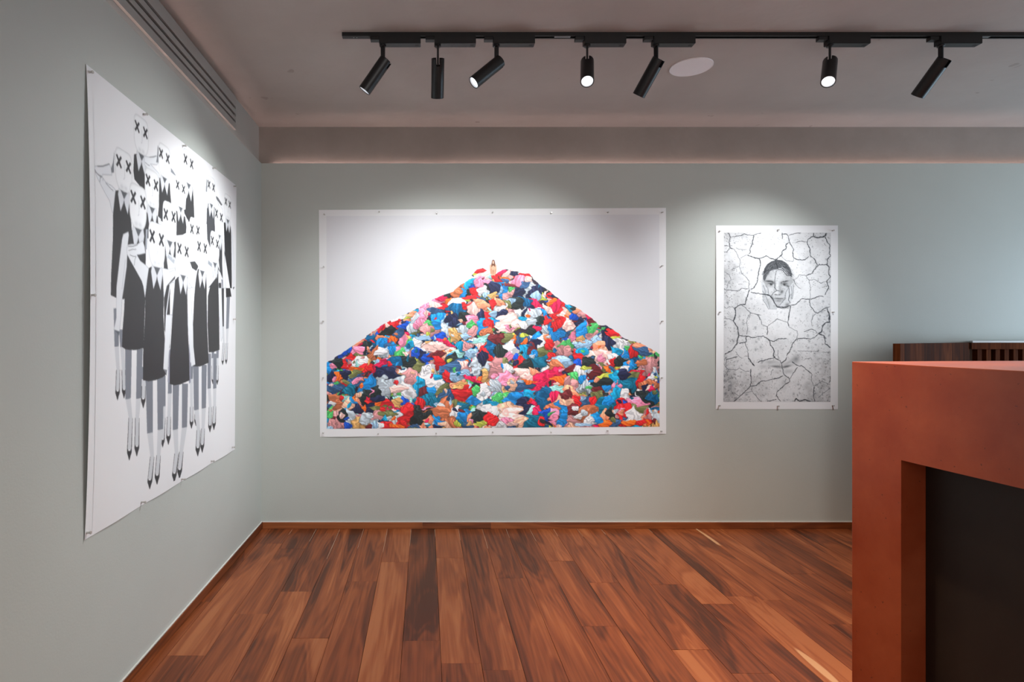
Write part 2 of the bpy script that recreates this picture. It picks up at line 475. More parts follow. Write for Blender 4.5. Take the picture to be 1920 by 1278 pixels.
def spotlight(px, d, label, lit=True, power=40, size=62, color=(1, 0.97, 0.93), lensmat=None):
    X = (px - CX) * TY / F
    e = empty('track_spotlight', (X, TY, PIV))
    tag(e, label, 'spotlight', 'spotlights on the ceiling track')
    az = math.atan2(d[1], d[0])
    up = TZ - PIV                                     # underside of the track
    # adapter box with a lower end clip and a switch slot
    bm = bmesh.new(); bm_box(bm, -0.016, 0.171, -0.020, 0.020, up - 0.036, up - 0.0008)
    bmesh.ops.bevel(bm, geom=bm.edges[:], offset=0.0018, segments=2, affect='EDGES')
    ad = link('adapter_box', mesh_of(bm, 'adapter_box'), e, M_BLACK)
    box('release_tab', -0.056, -0.0165, -0.013, 0.013, up - 0.017, up - 0.0008, M_BLACK, e, 0.0016)
    o = box('slot', 0.146, 0.162, -0.006, 0.006, up - 0.0366, up - 0.0361, M_DARK, ad)
    bm = bmesh.new(); lathe(bm, [(0, 0), (0.0145, 0), (0.0145, -0.006), (0.012, -0.008), (0, -0.008)], 28)
    me = mesh_of(bm, 'swivel_collar'); smooth_by_angle(me)
    c = link('swivel_collar', me, e, M_BLACK); c.location = (0, 0, up - 0.0362)
    # flat arm, its narrow side across the aiming direction
    bm = bmesh.new(); bm_box(bm, -0.0095, 0.0095, -0.0045, 0.0045, -0.010, up - 0.0444)
    bmesh.ops.bevel(bm, geom=bm.edges[:], offset=0.0015, segments=2, affect='EDGES')
    arm = link('arm', mesh_of(bm, 'arm'), e, M_BLACK); arm.rotation_euler = (0, 0, az)
    # head turned about the joint: local -z -> d, local x along the horizontal normal
    dv = Vector(d).normalized()
    zax = -dv
    side = Vector((-math.sin(az), math.cos(az), 0))
    xax = side
    yax = zax.cross(xax)
    R = Matrix((xax, yax, zax)).transposed().to_4x4()
    hd = link('lamp_head', ME_HEAD, e, M_BLACK)
    hd.matrix_local = R
    t = 0.024
    cu = link('reflector', ME_CUP, hd, M_REFL); cu.location = (0, 0, -HL + t + 0.0025)
    ln = link('lens', ME_LENS, hd, lensmat or M_LENS); ln.location = (0, 0, -HL + t + 0.010)
    ps = link('pivot_screw', ME_SCREWCAP, hd, M_SCREW); ps.rotation_euler = (0, math.radians(90), 0); ps.location = (-0.012, 0, 0)
    if lit:
        ld = bpy.data.lights.new('spot_beam', 'SPOT')
        ld.energy = power; ld.color = color; ld.spot_size = math.radians(size); ld.spot_blend = 1.0; ld.shadow_soft_size = 0.018
        lo = bpy.data.objects.new('spot_beam', ld); COL.objects.link(lo); lo.parent = hd
        lo.location = (0, 0, -HL + t - 0.003)
    return e

def aim(px, tgt):
    X = (px - CX) * TY / F
    return (tgt[0] - X, tgt[1] - TY, tgt[2] - PIV)
WARM = (1.0, 0.93, 0.84)
COOL = (0.96, 0.99, 1.0)
M_LENS_DIM = emit('lamp_lens_grazing', (0.93, 0.97, 1.0, 1), 1.3)
spotlight(718, aim(718, (XL, 2.78, 1.30)), 'leftmost spotlight on the track, turned left with a sliver of lit lens', True, 60, 88, COOL, M_LENS_DIM)
spotlight(821, (-0.012, 1.14, -1.86), 'second spotlight from the left, facing the back wall straight on', True, 63, 105, COOL)
spotlight(931, (-0.736, -0.164, -0.656), 'third spotlight from the left, swung sideways with its round lens showing', True, 48, 86, COOL, M_LENS_DIM)
spotlight(1101, (-0.16, -0.58, -0.80), 'glaring spotlight facing the viewer, nearer the middle of the track', True, 62, 90, WARM)
spotlight(1230, (-0.85, 1.14, -1.82), 'dark slanted spotlight in front of the white ceiling disc', True, 63, 105, COOL)
spotlight(1556, (-0.40, -0.50, -0.78), 'glaring spotlight facing the viewer, near the right end of the row', True, 110, 95, WARM)
spotlight(1764, (-0.36, 1.14, -1.34), 'rightmost spotlight in view, slanted towards the small poster', True, 80, 82, COOL)

# round flush speaker in the ceiling
sx, sy = (1296 - CX), (CY - 125)
SY = F * (ZC - CAMH) / sy
SX = sx * SY / F
sp = empty('ceiling_speaker', (SX, SY, ZC))
tag(sp, 'round white flush disc in the ceiling behind the dark spotlight', 'speaker')
bm = bmesh.new(); lathe(bm, [(0.099, -0.0002), (0.103, -0.0002), (0.103, -0.004), (0.1015, -0.0055), (0.099, -0.0045), (0.099, -0.0002)], 64)
me = mesh_of(bm, 'rim'); smooth_by_angle(me); link('rim', me, sp, M_DISC)
bm = bmesh.new(); lathe(bm, [(0, -0.0002), (0.0988, -0.0002), (0.0988, -0.0042), (0, -0.0046)], 64)
me = mesh_of(bm, 'grille_cloth'); smooth_by_angle(me); link('grille_cloth', me, sp, M_DISC)

# added downlight, unseen overhead, to warm the floor and the counter
dl = empty('added_downlight', (1.02, 1.9, ZC))
tag(dl, 'small round downlight added unseen in the ceiling to warm the terracotta counter and floor', 'downlight')
bm = bmesh.new(); lathe(bm, [(0.030, -0.0002), (0.046, -0.0002), (0.046, -0.003), (0.044, -0.005), (0.033, -0.004), (0.030, -0.0002)], 40)
me = mesh_of(bm, 'trim_ring'); smooth_by_angle(me); link('trim_ring', me, dl, M_DARK)
bm = bmesh.new(); lathe(bm, [(0, -0.0003), (0.0295, -0.0003), (0.0295, -0.0015), (0, -0.0015)], 40)
link('lens', mesh_of(bm, 'lens'), dl, emit('added_downlight_lens', (1.0, 0.78, 0.55, 1), 6.0))
ld = bpy.data.lights.new('added_downlight_beam', 'SPOT')
ld.energy = 190; ld.color = (1.0, 0.70, 0.45); ld.spot_size = math.radians(66); ld.spot_blend = 0.9; ld.shadow_soft_size = 0.028
lo = bpy.data.objects.new('added_downlight_beam', ld); COL.objects.link(lo); lo.parent = dl; lo.location = (0, 0, -0.012)
lo.rotation_euler = (math.radians(14), math.radians(-15), 0)

# ------------------------------------------------------------------ terracotta counter
CD = Vector((-0.095, 1.0)).normalized()          # along the long face, away from the viewer
CN = Vector((CD.y, -CD.x))                       # into the counter, to the right
P0 = Vector(((1597 - CX) * 1.95 / F, 1.95))
ZT = CAMH - (678 - CY) * 1.95 / F
ct = empty('reception_counter', (P0.x, P0.y, 0), math.atan2(CN.y, CN.x))
tag(ct, 'terracotta red plastered counter with a dark recess at right', 'counter')
# local x = into the counter, local y = away from the viewer
CLEN, CDEP = 1.62, 0.95
JW, RD, ZL = 0.182, 0.093, CAMH - (863 - CY) * 1.768 / F
bm = bmesh.new()
# frame outline of the long face (local y, z) with its opening, extruded into a shell
def quad(a, b, c, d): bm.faces.new([bm.verts.new(p) for p in (a, b, c, d)])
y0, y1, x1 = -CLEN, 0.0, CDEP
j0, j1 = -CLEN + JW, -JW
quad((0, y1, 0), (0, y1, ZT), (0, j1, ZT), (0, j1, 0))
quad((0, j0, 0), (0, j0, ZT), (0, y0, ZT), (0, y0, 0))
quad((0, j1, ZL), (0, j1, ZT), (0, j0, ZT), (0, j0, ZL))
quad((0, j1, 0), (0, j1, ZL), (RD, j1, ZL), (RD, j1, 0))
quad((0, j0, ZL), (0, j0, 0), (RD, j0, 0), (RD, j0, ZL))
quad((0, j1, ZL), (0, j0, ZL), (RD, j0, ZL), (RD, j1, ZL))
quad((RD, j1, 0), (RD, j1, ZL), (RD, j0, ZL), (RD, j0, 0))
quad((0, y1, ZT), (x1, y1, ZT), (x1, j1, ZT), (0, j1, ZT))
quad((0, j1, ZT), (x1, j1, ZT), (x1, j0, ZT), (0, j0, ZT))
quad((0, j0, ZT), (x1, j0, ZT), (x1, y0, ZT), (0, y0, ZT))
quad((0, y1, 0), (x1, y1, 0), (x1, y1, ZT), (0, y1, ZT))
quad((x1, y0, 0), (0, y0, 0), (0, y0, ZT), (x1, y0, ZT))
quad((x1, y1, 0), (x1, j1, 0), (x1, j1, ZT), (x1, y1, ZT))
quad((x1, j1, 0), (x1, j0, 0), (x1, j0, ZT), (x1, j1, ZT))
quad((x1, j0, 0), (x1, y0, 0), (x1, y0, ZT), (x1, j0, ZT))
bmesh.ops.remove_doubles(bm, verts=bm.verts[:], dist=1e-5)
bmesh.ops.recalc_face_normals(bm, faces=bm.faces[:])
sharp = [e for e in bm.edges if len(e.link_faces) == 2 and e.calc_face_angle(0) > 0.5]
bmesh.ops.bevel(bm, geom=sharp, offset=0.003, segments=2, affect='EDGES', profile=0.6)
me = mesh_of(bm, 'plaster_body')
body = link('plaster_body', me, ct, M_COUNTER)
body.location.z = 0.001
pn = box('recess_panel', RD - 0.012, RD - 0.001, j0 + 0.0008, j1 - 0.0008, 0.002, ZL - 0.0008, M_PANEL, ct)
tag(pn, 'near black panel set back inside the counter opening')

# ------------------------------------------------------------------ wooden balustrade behind the counter
e_ = 0.0475
D0, D1 = e_ * F / 16.0, e_ * F / 14.0
B0 = Vector(((1688 - CX) * D0 / F, D0)); B1 = Vector(((1818 - CX) * D1 / F, D1))
ZB = CAMH - e_
ba = empty('stair_balustrade', (B0.x, B0.y, 0))
tag(ba, 'brown wooden stair balustrade with slats behind the terracotta counter', 'balustrade')
dr = (B1 - B0); Ld = dr.length; du = dr / Ld; nn = Vector((-du.y, du.x))
cuts = [0.0, 0.055, 0.20, 0.42, 0.72, 1.0]
for a, b in zip(cuts[:-1], cuts[1:]):
    p, q = du * (a * Ld + 0.0006), du * (b * Ld - 0.0006)
    o_ = nn * 0.035
    prism('board', [tuple(p), tuple(q), tuple(q + o_), tuple(p + o_)], 0.002, ZB, M_RAILWOOD, ba, 0.001)
# slatted run parallel to the wall
RX0 = (B1 - B0).x; RY = (B1 - B0).y
RL = 1.55
prism('hand_rail', [(RX0 + 0.002, RY - 0.012), (RX0 + RL, RY - 0.012), (RX0 + RL, RY + 0.05), (RX0 + 0.045, RY + 0.05)], ZB - 0.042, ZB - 0.0002, M_RAILWOOD, ba, 0.0015)
prism('cap_strip', [(RX0 + 0.004, RY - 0.016), (RX0 + RL, RY - 0.016), (RX0 + RL, RY + 0.054), (RX0 + 0.055, RY + 0.054)], ZB, ZB + 0.012, M_CAP, ba, 0.001)
xx = RX0 + 0.05
bm = bmesh.new(); bm_box(bm, 0, 0.028, 0.0, 0.036, 0.06, ZB - 0.0425)
ME_SLAT = mesh_of(bm, 'slat')
while xx < RX0 + RL - 0.05:
    s = link('slat', ME_SLAT, ba, M_RAILWOOD); s.location = (xx, RY, 0)
    xx += 0.0575
box('bottom_rail', RX0 + 0.002, RX0 + RL, RY - 0.005, RY + 0.045, 0.002, 0.0595, M_RAILWOOD, ba, 0.0015)

# ------------------------------------------------------------------ posters
def srgb_to_lin(a):
    a = np.clip(a, 0, 1)
    return np.where(a <= 0.04045, a / 12.92, ((a + 0.055) / 1.055) ** 2.4)

class Canvas:
    """flat print drawn with numpy; coordinates 0..1 across and down"""
    def __init__(s, w, h, base, ss=2):
        s.w, s.h, s.ss = w, h, ss
        s.a = np.empty((h * ss, w * ss, 3), np.float32)
        s.a[:] = np.array(base, np.float32) / 255.0
    def cov(s, pts):
        """boolean mask of a polygon and its bounding slices"""
        H, W = s.a.shape[:2]
        p = np.array(pts, float) * (W, H)
        x0, y0 = np.floor(p.min(0)).astype(int) - 1; x1, y1 = np.ceil(p.max(0)).astype(int) + 1
        x0, y0, x1, y1 = max(x0, 0), max(y0, 0), min(x1, W), min(y1, H)
        if x1 <= x0 or y1 <= y0: return None
        X = np.arange(x0, x1) + 0.5; Y = (np.arange(y0, y1) + 0.5)[:, None]
        m = np.zeros((y1 - y0, x1 - x0), bool)
        q = np.roll(p, -1, 0)
        for (ax, ay), (bx, by) in zip(p, q):
            if ay == by: continue
            c = (ay > Y) != (by > Y)
            xi = (bx - ax) * (Y - ay) / (by - ay) + ax
            m ^= c & (X < xi)
        return m, slice(y0, y1), slice(x0, x1)
    def fill(s, pts, col, alpha=1.0):
        r = s.cov(pts)
        if r is None: return
        m, ys, xs = r
        col = np.array(col if hasattr(col, '__len__') else (col, col, col), np.float32) / 255.0
        v = s.a[ys, xs]
        v[m] = v[m] * (1 - alpha) + col * alpha
    def line(s, pts, widths, col, alpha=1.0):
        """polyline; widths in canvas cells (before supersampling)"""
        H, W = s.a.shape[:2]
        if not hasattr(widths, '__len__'): widths = [widths] * len(pts)
        P = np.array(pts, float) * (W, H)
        for i in range(len(P) - 1):
            d = P[i + 1] - P[i]; L = np.hypot(*d)
            if L < 1e-6: continue
            n = np.array([-d[1], d[0]]) / L
            wa, wb = widths[i] * s.ss / 2, widths[i + 1] * s.ss / 2
            q = np.array([P[i] + n * wa, P[i + 1] + n * wb, P[i + 1] - n * wb, P[i] - n * wa]) / (W, H)
            s.fill(q, col, alpha)
    def blob(s, c, rx, ry, col, alpha, ang=0.0, p=2.0):
        """soft elliptical smudge; rx, ry in canvas fraction of the width"""
        H, W = s.a.shape[:2]
        cx, cy = c[0] * W, c[1] * H; rx *= W; ry *= W
        R = int(max(rx, ry) * 2.2) + 2
        x0, x1, y0, y1 = max(int(cx) - R, 0), min(int(cx) + R, W), max(int(cy) - R, 0), min(int(cy) + R, H)
        if x1 <= x0 or y1 <= y0: return
        X = np.arange(x0, x1) + 0.5 - cx; Y = (np.arange(y0, y1) + 0.5 - cy)[:, None]
        ca, sa = math.cos(ang), math.sin(ang)
        u = (X * ca + Y * sa) / rx; v = (-X * sa + Y * ca) / ry
        g = np.exp(-(np.abs(u) ** p + np.abs(v) ** p))[..., None] * alpha
        col = np.array(col if hasattr(col, '__len__') else (col, col, col), np.float32) / 255.0
        w = s.a[y0:y1, x0:x1]
        w[:] = w * (1 - g) + col * g
    def result(s):
        k = s.ss
        return s.a.reshape(s.h, k, s.w, k, 3).mean((1, 3))

def grid_mesh(name, fn, nu, nv, colors=None, thick=None):
    """sheet of nu x nv points; fn(u, v) -> xyz arrays, v from the top down"""
    u, v = np.meshgrid(np.linspace(0, 1, nu), np.linspace(0, 1, nv))
    co = np.stack(fn(u, v), -1).reshape(-1, 3)
    idx = np.arange(nu * nv).reshape(nv, nu)
    f = np.stack([idx[:-1, :-1], idx[1:, :-1], idx[1:, 1:], idx[:-1, 1:]], -1).reshape(-1, 4)
    if thick is not None:
        ring = np.concatenate([idx[0, :], idx[1:, -1], idx[-1, -2::-1], idx[-2:0:-1, 0]])
        back = co.copy() - np.array(thick)
        n0 = len(co)
        co = np.concatenate([co, back])
        fb = f[:, ::-1] + n0
        r2 = np.roll(ring, -1)
        fs = np.stack([ring, r2, r2 + n0, ring + n0], -1)
        f = np.concatenate([f, fb, fs])
    me = bpy.data.meshes.new(name)
    me.vertices.add(len(co)); me.vertices.foreach_set('co', co.astype(np.float32).ravel())
    me.loops.add(f.size); me.loops.foreach_set('vertex_index', f.astype(np.int32).ravel())
    me.polygons.add(len(f))
    me.polygons.foreach_set('loop_start', np.arange(0, f.size, 4, dtype=np.int32))
    me.update(calc_edges=True)
    me.polygons.foreach_set('use_smooth', np.ones(len(f), bool) if thick is None else np.zeros(len(f), bool))
    if colors is not None:
        at = me.attributes.new('ink', 'FLOAT_COLOR', 'POINT')
        c = np.ones((nu * nv, 4), np.float32); c[:, :3] = srgb_to_lin(colors).reshape(-1, 3)
        at.data.foreach_set('color', c.ravel())
    me.validate()
    return me

def bil(c, u, v):
    """corners tl, tr, br, bl as 2-D arrays"""
    tl, tr_, br, bl_ = [np.array(q, float) for q in c]
    def f(k): return (tl[k] * (1 - u) + tr_[k] * u) * (1 - v) + (bl_[k] * (1 - u) + br[k] * u) * v
    return f(0), f(1)

def back_px(px, py, d=0.0):
    y = YW - d
    return ((px - CX) * y / F, CAMH + (CY - py) * y / F)
def left_px(px, py, d=0.0):
    x = XL + d
    y = x * F / (px - CX)
    return (y, CAMH + (CY - py) * y / F)

def sheet(name, label, wall, corners_px, picture_px, bulge, canvas, picture_name):
    """pinned paper: white sheet with a skirt of real thickness and the printed picture lying on it"""
    conv = back_px if wall == 'back' else left_px
    C = [conv(*p) for p in corners_px]
    ctr = np.mean(C, 0)
    if wall == 'back':
        org = (ctr[0], YW, ctr[1])
        def place(a, z, off): return a - ctr[0], -off, z - ctr[1]
        th = (0, -0.0005, 0)
    else:
        org = (XL, ctr[0], ctr[1])
        def place(a, z, off): return off, a - ctr[0], z - ctr[1]
        th = (0.0005, 0, 0)
    root = empty(name, org)
    tag(root, label, 'poster')
    def fs(u, v):
        a, z = bil(C, u, v); return place(a, z, 0.0012 + bulge(u, v))
    me = grid_mesh('paper', fs, 81, 81, None, th)
    link('paper', me, root, M_PAPER)
    Pc = [conv(*p) for p in picture_px]
    # u, v of the picture corners inside the sheet (sheets are nearly rectangular)
    (ax0, az0), (ax1, az1) = C[0], C[2]
    def fp(u, v):
        a, z = bil(Pc, u, v)
        tlx, _ = bil(C, 0 * u, v); trx, _ = bil(C, 0 * u + 1, v)
        uu = np.clip((a - C[0][0]) / (C[1][0] - C[0][0]), 0, 1)
        vv = np.clip((C[0][1] - z) / (C[0][1] - C[3][1]), 0, 1)
        return place(a, z, 0.0012 + 0.0005 + bulge(uu, vv))
    img = canvas.result()
    me = grid_mesh(picture_name, fp, canvas.w, canvas.h, img)
    link(picture_name, me, root, print_material('ink_on_paper_' + picture_name))
    return root

PIN_ME = None
def pin_mesh():
    bm = bmesh.new()
    lathe(bm, [(0, 0.0), (0.0042, 0.0), (0.0042, 0.001), (0.0034, 0.0015), (0.0034, 0.0105), (0.0042, 0.011), (0.0048, 0.012), (0.0048, 0.0145), (0.0042, 0.0155), (0, 0.0157)], 16)
    me = mesh_of(bm, 'push_pin'); smooth_by_angle(me, 40); me.materials.append(M_PIN); return me
PIN_ME = pin_mesh()
def pin(wall, px, py, label, group, off=0.0022):
    o = link('push_pin', PIN_ME)
    if wall == 'back':
        a, z = back_px(px, py, 0.008); o.location = (a, YW - off, z); o.rotation_euler = (math.radians(90), 0, 0)
    else:
        y, z = left_px(px, py, 0.008); o.location = (XL + off, y, z); o.rotation_euler = (0, math.radians(90), 0)
    tag(o, label, 'pin', group)

ORD = ['first', 'second', 'third', 'fourth', 'fifth', 'sixth', 'seventh']

# ---- print 1: crowd of masked figures (left wall)
CROWD_SHEET = [(160, 120), (443, 348), (440, 842), (157, 1012)]
_tl, _tr, _br, _bl = [left_px(*p) for p in CROWD_SHEET]
def crowd_rect():
    # picture area in metres on the wall, slightly inside the sheet
    return (_tl[0] + 0.03, _tr[0] - 0.035, 2.075, 0.635)
CR = crowd_rect()
def _inv(y, z):
    x = XL
    return (CX + x * F / y, CY - (z - CAMH) * F / y)
CROWD_RECT = [_inv(CR[0], CR[2]), _inv(CR[1], CR[2]), _inv(CR[1], CR[3]), _inv(CR[0], CR[3])]
CROPS = {'A': (160, 200, 9.129), 'B': (160, 320, 9.129), 'C': (280, 260, 7.9875), 'D': (190, 430, 7.9875), 'E': (300, 390, 8.52),
         'J': (190, 580, 7.9875), 'G': (300, 530, 6.387), 'H': (200, 720, 6.086), 'px': (0, 0, 1.0)}

def draw_crowd():
    PAPER = (233, 234, 236)
    cv = Canvas(430, 460, PAPER, 3)
    W_, H_ = CR[1] - CR[0], CR[2] - CR[3]
    cell = W_ / 430.0
    def uv(x, y):
        Y, Z = left_px(x, y)
        return ((Y - CR[0]) / W_, (CR[2] - Z) / H_)
    def m2uv(Y, Z): return ((Y - CR[0]) / W_, (CR[2] - Z) / H_)
    def pts(*segs):
        out = []
        for c, l in segs:
            ox, oy, k = CROPS[c]
            out += [uv(ox + x / k, oy + y / k) for x, y in l]
        return out
    DRESS, LEG, SOCK, SHOE, SLV, NECK = (58, 59, 61), (128, 133, 142), (208, 211, 215), (58, 59, 62), (226, 229, 233), (88, 92, 97)
    LINE = (140, 143, 148)
    def poly(col, *segs): cv.fill(pts(*segs), col)
    def pen(w, col, *segs): cv.line(pts(*segs), w, col)
    def sleeve(*segs):
        p = pts(*segs); cv.fill(p, SLV); cv.line(p + p[:1], 0.9, (176, 180, 186), 0.8)
    def mask(x1, y1, x2, y2, tilt=0.0, collar=True, neck=True):
        """egg-flat mask with crossed-out eyes; arguments are the two eye centres"""
        a, b = left_px(x1, y1), left_px(x2, y2)
        e = b[0] - a[0]; w = 1.74 * e; h = 1.26 * w
        cy, cz = (a[0] + b[0]) / 2, (a[1] + b[1]) / 2 - 0.16 * h
        if neck:
            q = [(-.24, -.42), (.24, -.42), (.20, -.60), (0, -.74), (-.20, -.60)]
            cv.fill([m2uv(cy + u * w, cz + v * h) for u, v in q], NECK)
        if collar:
            for sgn in (-1, 1):
                q = [(.30 * sgn, -.46), (.17 * sgn, -.52), (0, -.68), (.04 * sgn, -.78), (.22 * sgn, -1.0), (.36 * sgn, -.62)]
                p = [m2uv(cy + u * w, cz + v * h) for u, v in q]
                cv.fill(p, (214, 217, 222)); cv.line(p + p[:1], 0.8, (150, 154, 160), 0.7)
        def egg(s):
            out = []
            for i in range(48):
                t = 2 * math.pi * i / 48
                c, n = math.cos(t), math.sin(t)
                rx = 0.52 * abs(c) ** 0.36 * (1 if c > 0 else -1)
                ry = 0.5 * abs(n) ** 0.5 * (1 if n > 0 else -1)
                k = 1.0 if ry > -0.1 else 1 - 0.26 * ((-ry - 0.1) / 0.4) ** 1.8
                out.append(m2uv(cy + rx * w * s * k, cz + ry * h * s))
            return out
        for s, g in ((1.0, 206), (0.975, 218), (0.94, 228), (0.89, 235)):
            cv.fill(egg(s), (g, g + 2, g + 4))
        for s in (-.12, .12):                                         # chin shading
            cv.blob(m2uv(cy + s * w, cz - .40 * h), .10 * w / W_, .07 * w / W_, (200, 203, 207), .6)
        cv.line([m2uv(cy + .03 * w, cz + .16 * h), m2uv(cy + .06 * w, cz - .02 * h), m2uv(cy + .04 * w, cz - .18 * h), m2uv(cy - .03 * w, cz - .2 * h)], 0.8, (186, 189, 194), .8)
        t = 0.15 * e
        for q in (a, b):
            for sg in (-1, 1):
                hx, hz = 0.235 * e, 0.29 * e
                d = np.array([hx, sg * hz]); n = np.array([-d[1], d[0]]) / np.hypot(*d) * t / 2
                o = np.array(q)
                cv.fill([m2uv(*(o + d + n)), m2uv(*(o - d + n)), m2uv(*(o - d - n)), m2uv(*(o + d - n))], (44, 46, 50))
    def leg(c, top, sock, ank, tip, w0, w1):
        """bare upper leg, pale stocking and pointed pump; points in crop c; w0, w1 in crop pixels"""
        (tx, ty), (sx_, sy_), (ax, ay), (px_, py_) = top, sock, ank, tip
        sw = (w0 + w1) / 2
        poly(SOCK, (c, [(sx_ - sw * .5, sy_ - 6), (sx_ + sw * .5, sy_ - 6), (ax + w1 * .42, ay), (px_ + w1 * .45, py_ - w1 * 2.4), (px_ - w1 * .45, py_ - w1 * 2.4), (ax - w1 * .42, ay)]))
        if ty < sy_:
            poly(LEG, (c, [(tx - w0 * .5, ty), (tx + w0 * .5, ty), (sx_ + sw * .5, sy_ - w0 * .12), (sx_, sy_), (sx_ - sw * .5, sy_ + w0 * .04)]))
        # pump: side rims reaching up, toe box, pale instep left open
        b = py_ - w1 * 2.1
        poly(SHOE, (c, [(ax - w1 * .50, ay), (ax - w1 * .40, ay), (px_ - w1 * .40, b - w1 * .5), (px_ - w1 * .2, b), (px_ + w1 * .2, b), (px_ + w1 * .42, b - w1 * .5),
                        (ax + w1 * .44, ay), (ax + w1 * .50, ay), (px_ + w1 * .56, b + w1 * .3), (px_ + w1 * .3, b + w1 * 1.1), (px_ + w1 * .06, py_), (px_ - w1 * .06, py_), (px_ - w1 * .3, b + w1 * 1.2), (px_ - w1 * .56, b + w1 * .4)]))

    # ---------- back rows
    # figure at the very top
    poly(DRESS, ('A', [(818, 820), (868, 812), (930, 870), (985, 1010), (1035, 1080), (1110, 1278)]), ('B', [(1110, 200), (985, 350), (820, 150), (803, 0)]))
    mask(256, 238, 271.5, 250)
    sleeve(('A', [(990, 850), (1080, 870), (1210, 845), (1240, 960), (1210, 1000), (1100, 985), (1250, 1150), (1258, 1230), (1080, 1090), (1010, 1010)]))
    pen(1.0, LINE, ('A', [(1085, 870), (1150, 868), (1205, 848)])); pen(.8, LINE, ('A', [(1010, 960), (1060, 1000), (1090, 1015)]))
    poly((140, 145, 152), ('A', [(1235, 660), (1242, 960), (1200, 960), (1215, 880)]))
    # fourth from the left at the top
    poly(DRESS, ('C', [(530, 720), (555, 690), (640, 735), (655, 900), (665, 1180), (580, 1250), (490, 1070), (530, 1060), (545, 840)]))
    mask(347, 299, 358.5, 308)
    # third
    poly(DRESS, ('C', [(140, 590), (180, 600), (240, 720), (295, 660), (305, 820), (320, 1000), (240, 1278), (110, 1200), (130, 1020)]))
    sleeve(('C', [(300, 650), (310, 500), (385, 560), (390, 610), (370, 700), (330, 860)]))
    mask(301, 288, 313.5, 298)
    poly((130, 135, 142), ('C', [(315, 440), (345, 480), (388, 550), (375, 555), (315, 500)]))
    poly((120, 124, 130), ('C', [(120, 95), (130, 150), (122, 350), (98, 360), (110, 240)]))
    # far right pair
    sleeve(('E', [(1125, 290), (1150, 420), (1175, 800), (1200, 1230), (1160, 1278), (1135, 1000)]))
    poly((44, 45, 48), ('E', [(1012, 230), (1040, 235), (1115, 280), (1130, 400), (1140, 1278), (1040, 1278), (1000, 560)]), ('G', [(850, 165), (785, 175)]))
    leg('G', (812, 170), (800, 548), (795, 720), (785, 972), 40, 24)
    leg('G', (742, -40), (745, 525), (757, 720), (743, 982), 34, 24)
    mask(422.7, 378, 430, 384)
    poly(SLV, ('G', [(860, 0), (900, 0), (890, 55), (868, 70)])); poly((60, 60, 64), ('G', [(868, 55), (890, 50), (872, 80)]))
    # ninth: arms behind the head
    sleeve(('C', [(740, 745), (835, 705), (860, 790), (800, 830), (880, 960), (870, 1200), (770, 930), (745, 830)]))
    poly((70, 72, 76), ('C', [(870, 970), (900, 985), (970, 1030), (975, 1278), (845, 1278)]))
    poly((72, 74, 78), ('E', [(740, 0), (865, 0), (870, 380), (800, 660), (745, 500), (735, 200)]))
    mask(391, 346, 399.6, 352)
    poly((96, 99, 104), ('C', [(990, 860), (1020, 880), (1085, 990), (1070, 1005), (995, 900)]))
    pen(1, LINE, ('C', [(1000, 900), (1050, 1050), (1090, 1075)]))
    poly((110, 114, 120), ('C', [(852, 600), (862, 640), (855, 800), (838, 790)]))
    # eleventh
    poly((62, 64, 67), ('E', [(890, 480), (975, 500), (985, 720), (1000, 1278), (920, 1278), (900, 880)]), ('G', [(760, 0), (755, 520), (735, 520), (725, 0)]))
    sleeve(('E', [(985, 500), (1010, 570), (1030, 900), (1045, 1278), (1000, 1278), (985, 900)]))
    mask(405, 400, 414, 408)
    # second: raised bent arm, long dress, legs
    leg('J', (180, 1020 - 1198 + 160), (190, 555), (215, 900), (207, 1354), 78, 62)
    leg('J', (262, 300), (280, 560), (300, 900), (310, 1325), 70, 58)
    poly(DRESS, ('B', [(485, 345), (530, 340), (710, 430), (760, 900), (790, 1278)]), ('D', [(330, 300), (360, 1010), (300, 1045), (180, 1022), (95, 985), (100, 700), (130, 180), (135, 0)]), ('B', [(425, 1278), (430, 760), (460, 470)]))
    sleeve(('A', [(75, 1030), (130, 1022), (250, 1025), (375, 985), (400, 1050), (418, 1175), (340, 1172), (240, 1165), (250, 1278)]),
           ('B', [(255, 130), (300, 200), (420, 270), (480, 330), (430, 740), (410, 690), (370, 520), (290, 390), (200, 230), (130, 100)]))
    pen(1.2, (120, 124, 130), ('A', [(150, 1025), (250, 1025), (330, 1000), (375, 985)])); pen(1, LINE, ('A', [(80, 1045), (140, 1150), (200, 1200), (235, 1205)]))
    pen(.9, LINE, ('B', [(100, 20), (180, 80), (235, 105), (200, 130), (190, 200)])); pen(.8, LINE, ('B', [(300, 210), (380, 300), (440, 350)]))
    poly((118, 122, 128), ('A', [(470, 760), (455, 1000), (455, 1130), (412, 1140), (405, 1060), (440, 960)]))
    mask(220, 303, 238.5, 314)
    # seventh
    poly(DRESS, ('E', [(245, 40), (270, 60), (390, 140), (410, 300), (405, 400), (350, 430), (250, 440)]))
    sleeve(('E', [(390, 140), (440, 200), (455, 480), (435, 505), (415, 320)]))
    mask(332, 347, 343, 355)
    # sixth
    poly(DRESS, ('B', [(1030, 700), (1060, 760), (1180, 740), (1230, 790), (1250, 1000), (1000, 1200), (960, 1100), (1000, 900)]))
    sleeve(('B', [(1225, 780), (1278, 830), (1278, 930), (1235, 900)]))
    mask(276, 338, 291, 348)
    # narrow legs that show between the front figures
    leg('H', (408, -200), (408, -60), (408, 20), (405, 268), 44, 46)
    leg('H', (712, -200), (710, 104), (700, 370), (693, 685), 44, 46)
    leg('H', (640, -100), (640, 250), (640, 380), (627, 715), 40, 40)
    leg('H', (960, -250), (955, -60), (960, 255), (959, 503), 36, 36)
    leg('H', (1010, -150), (1010, 150), (1010, 270), (1008, 473), 34, 32)
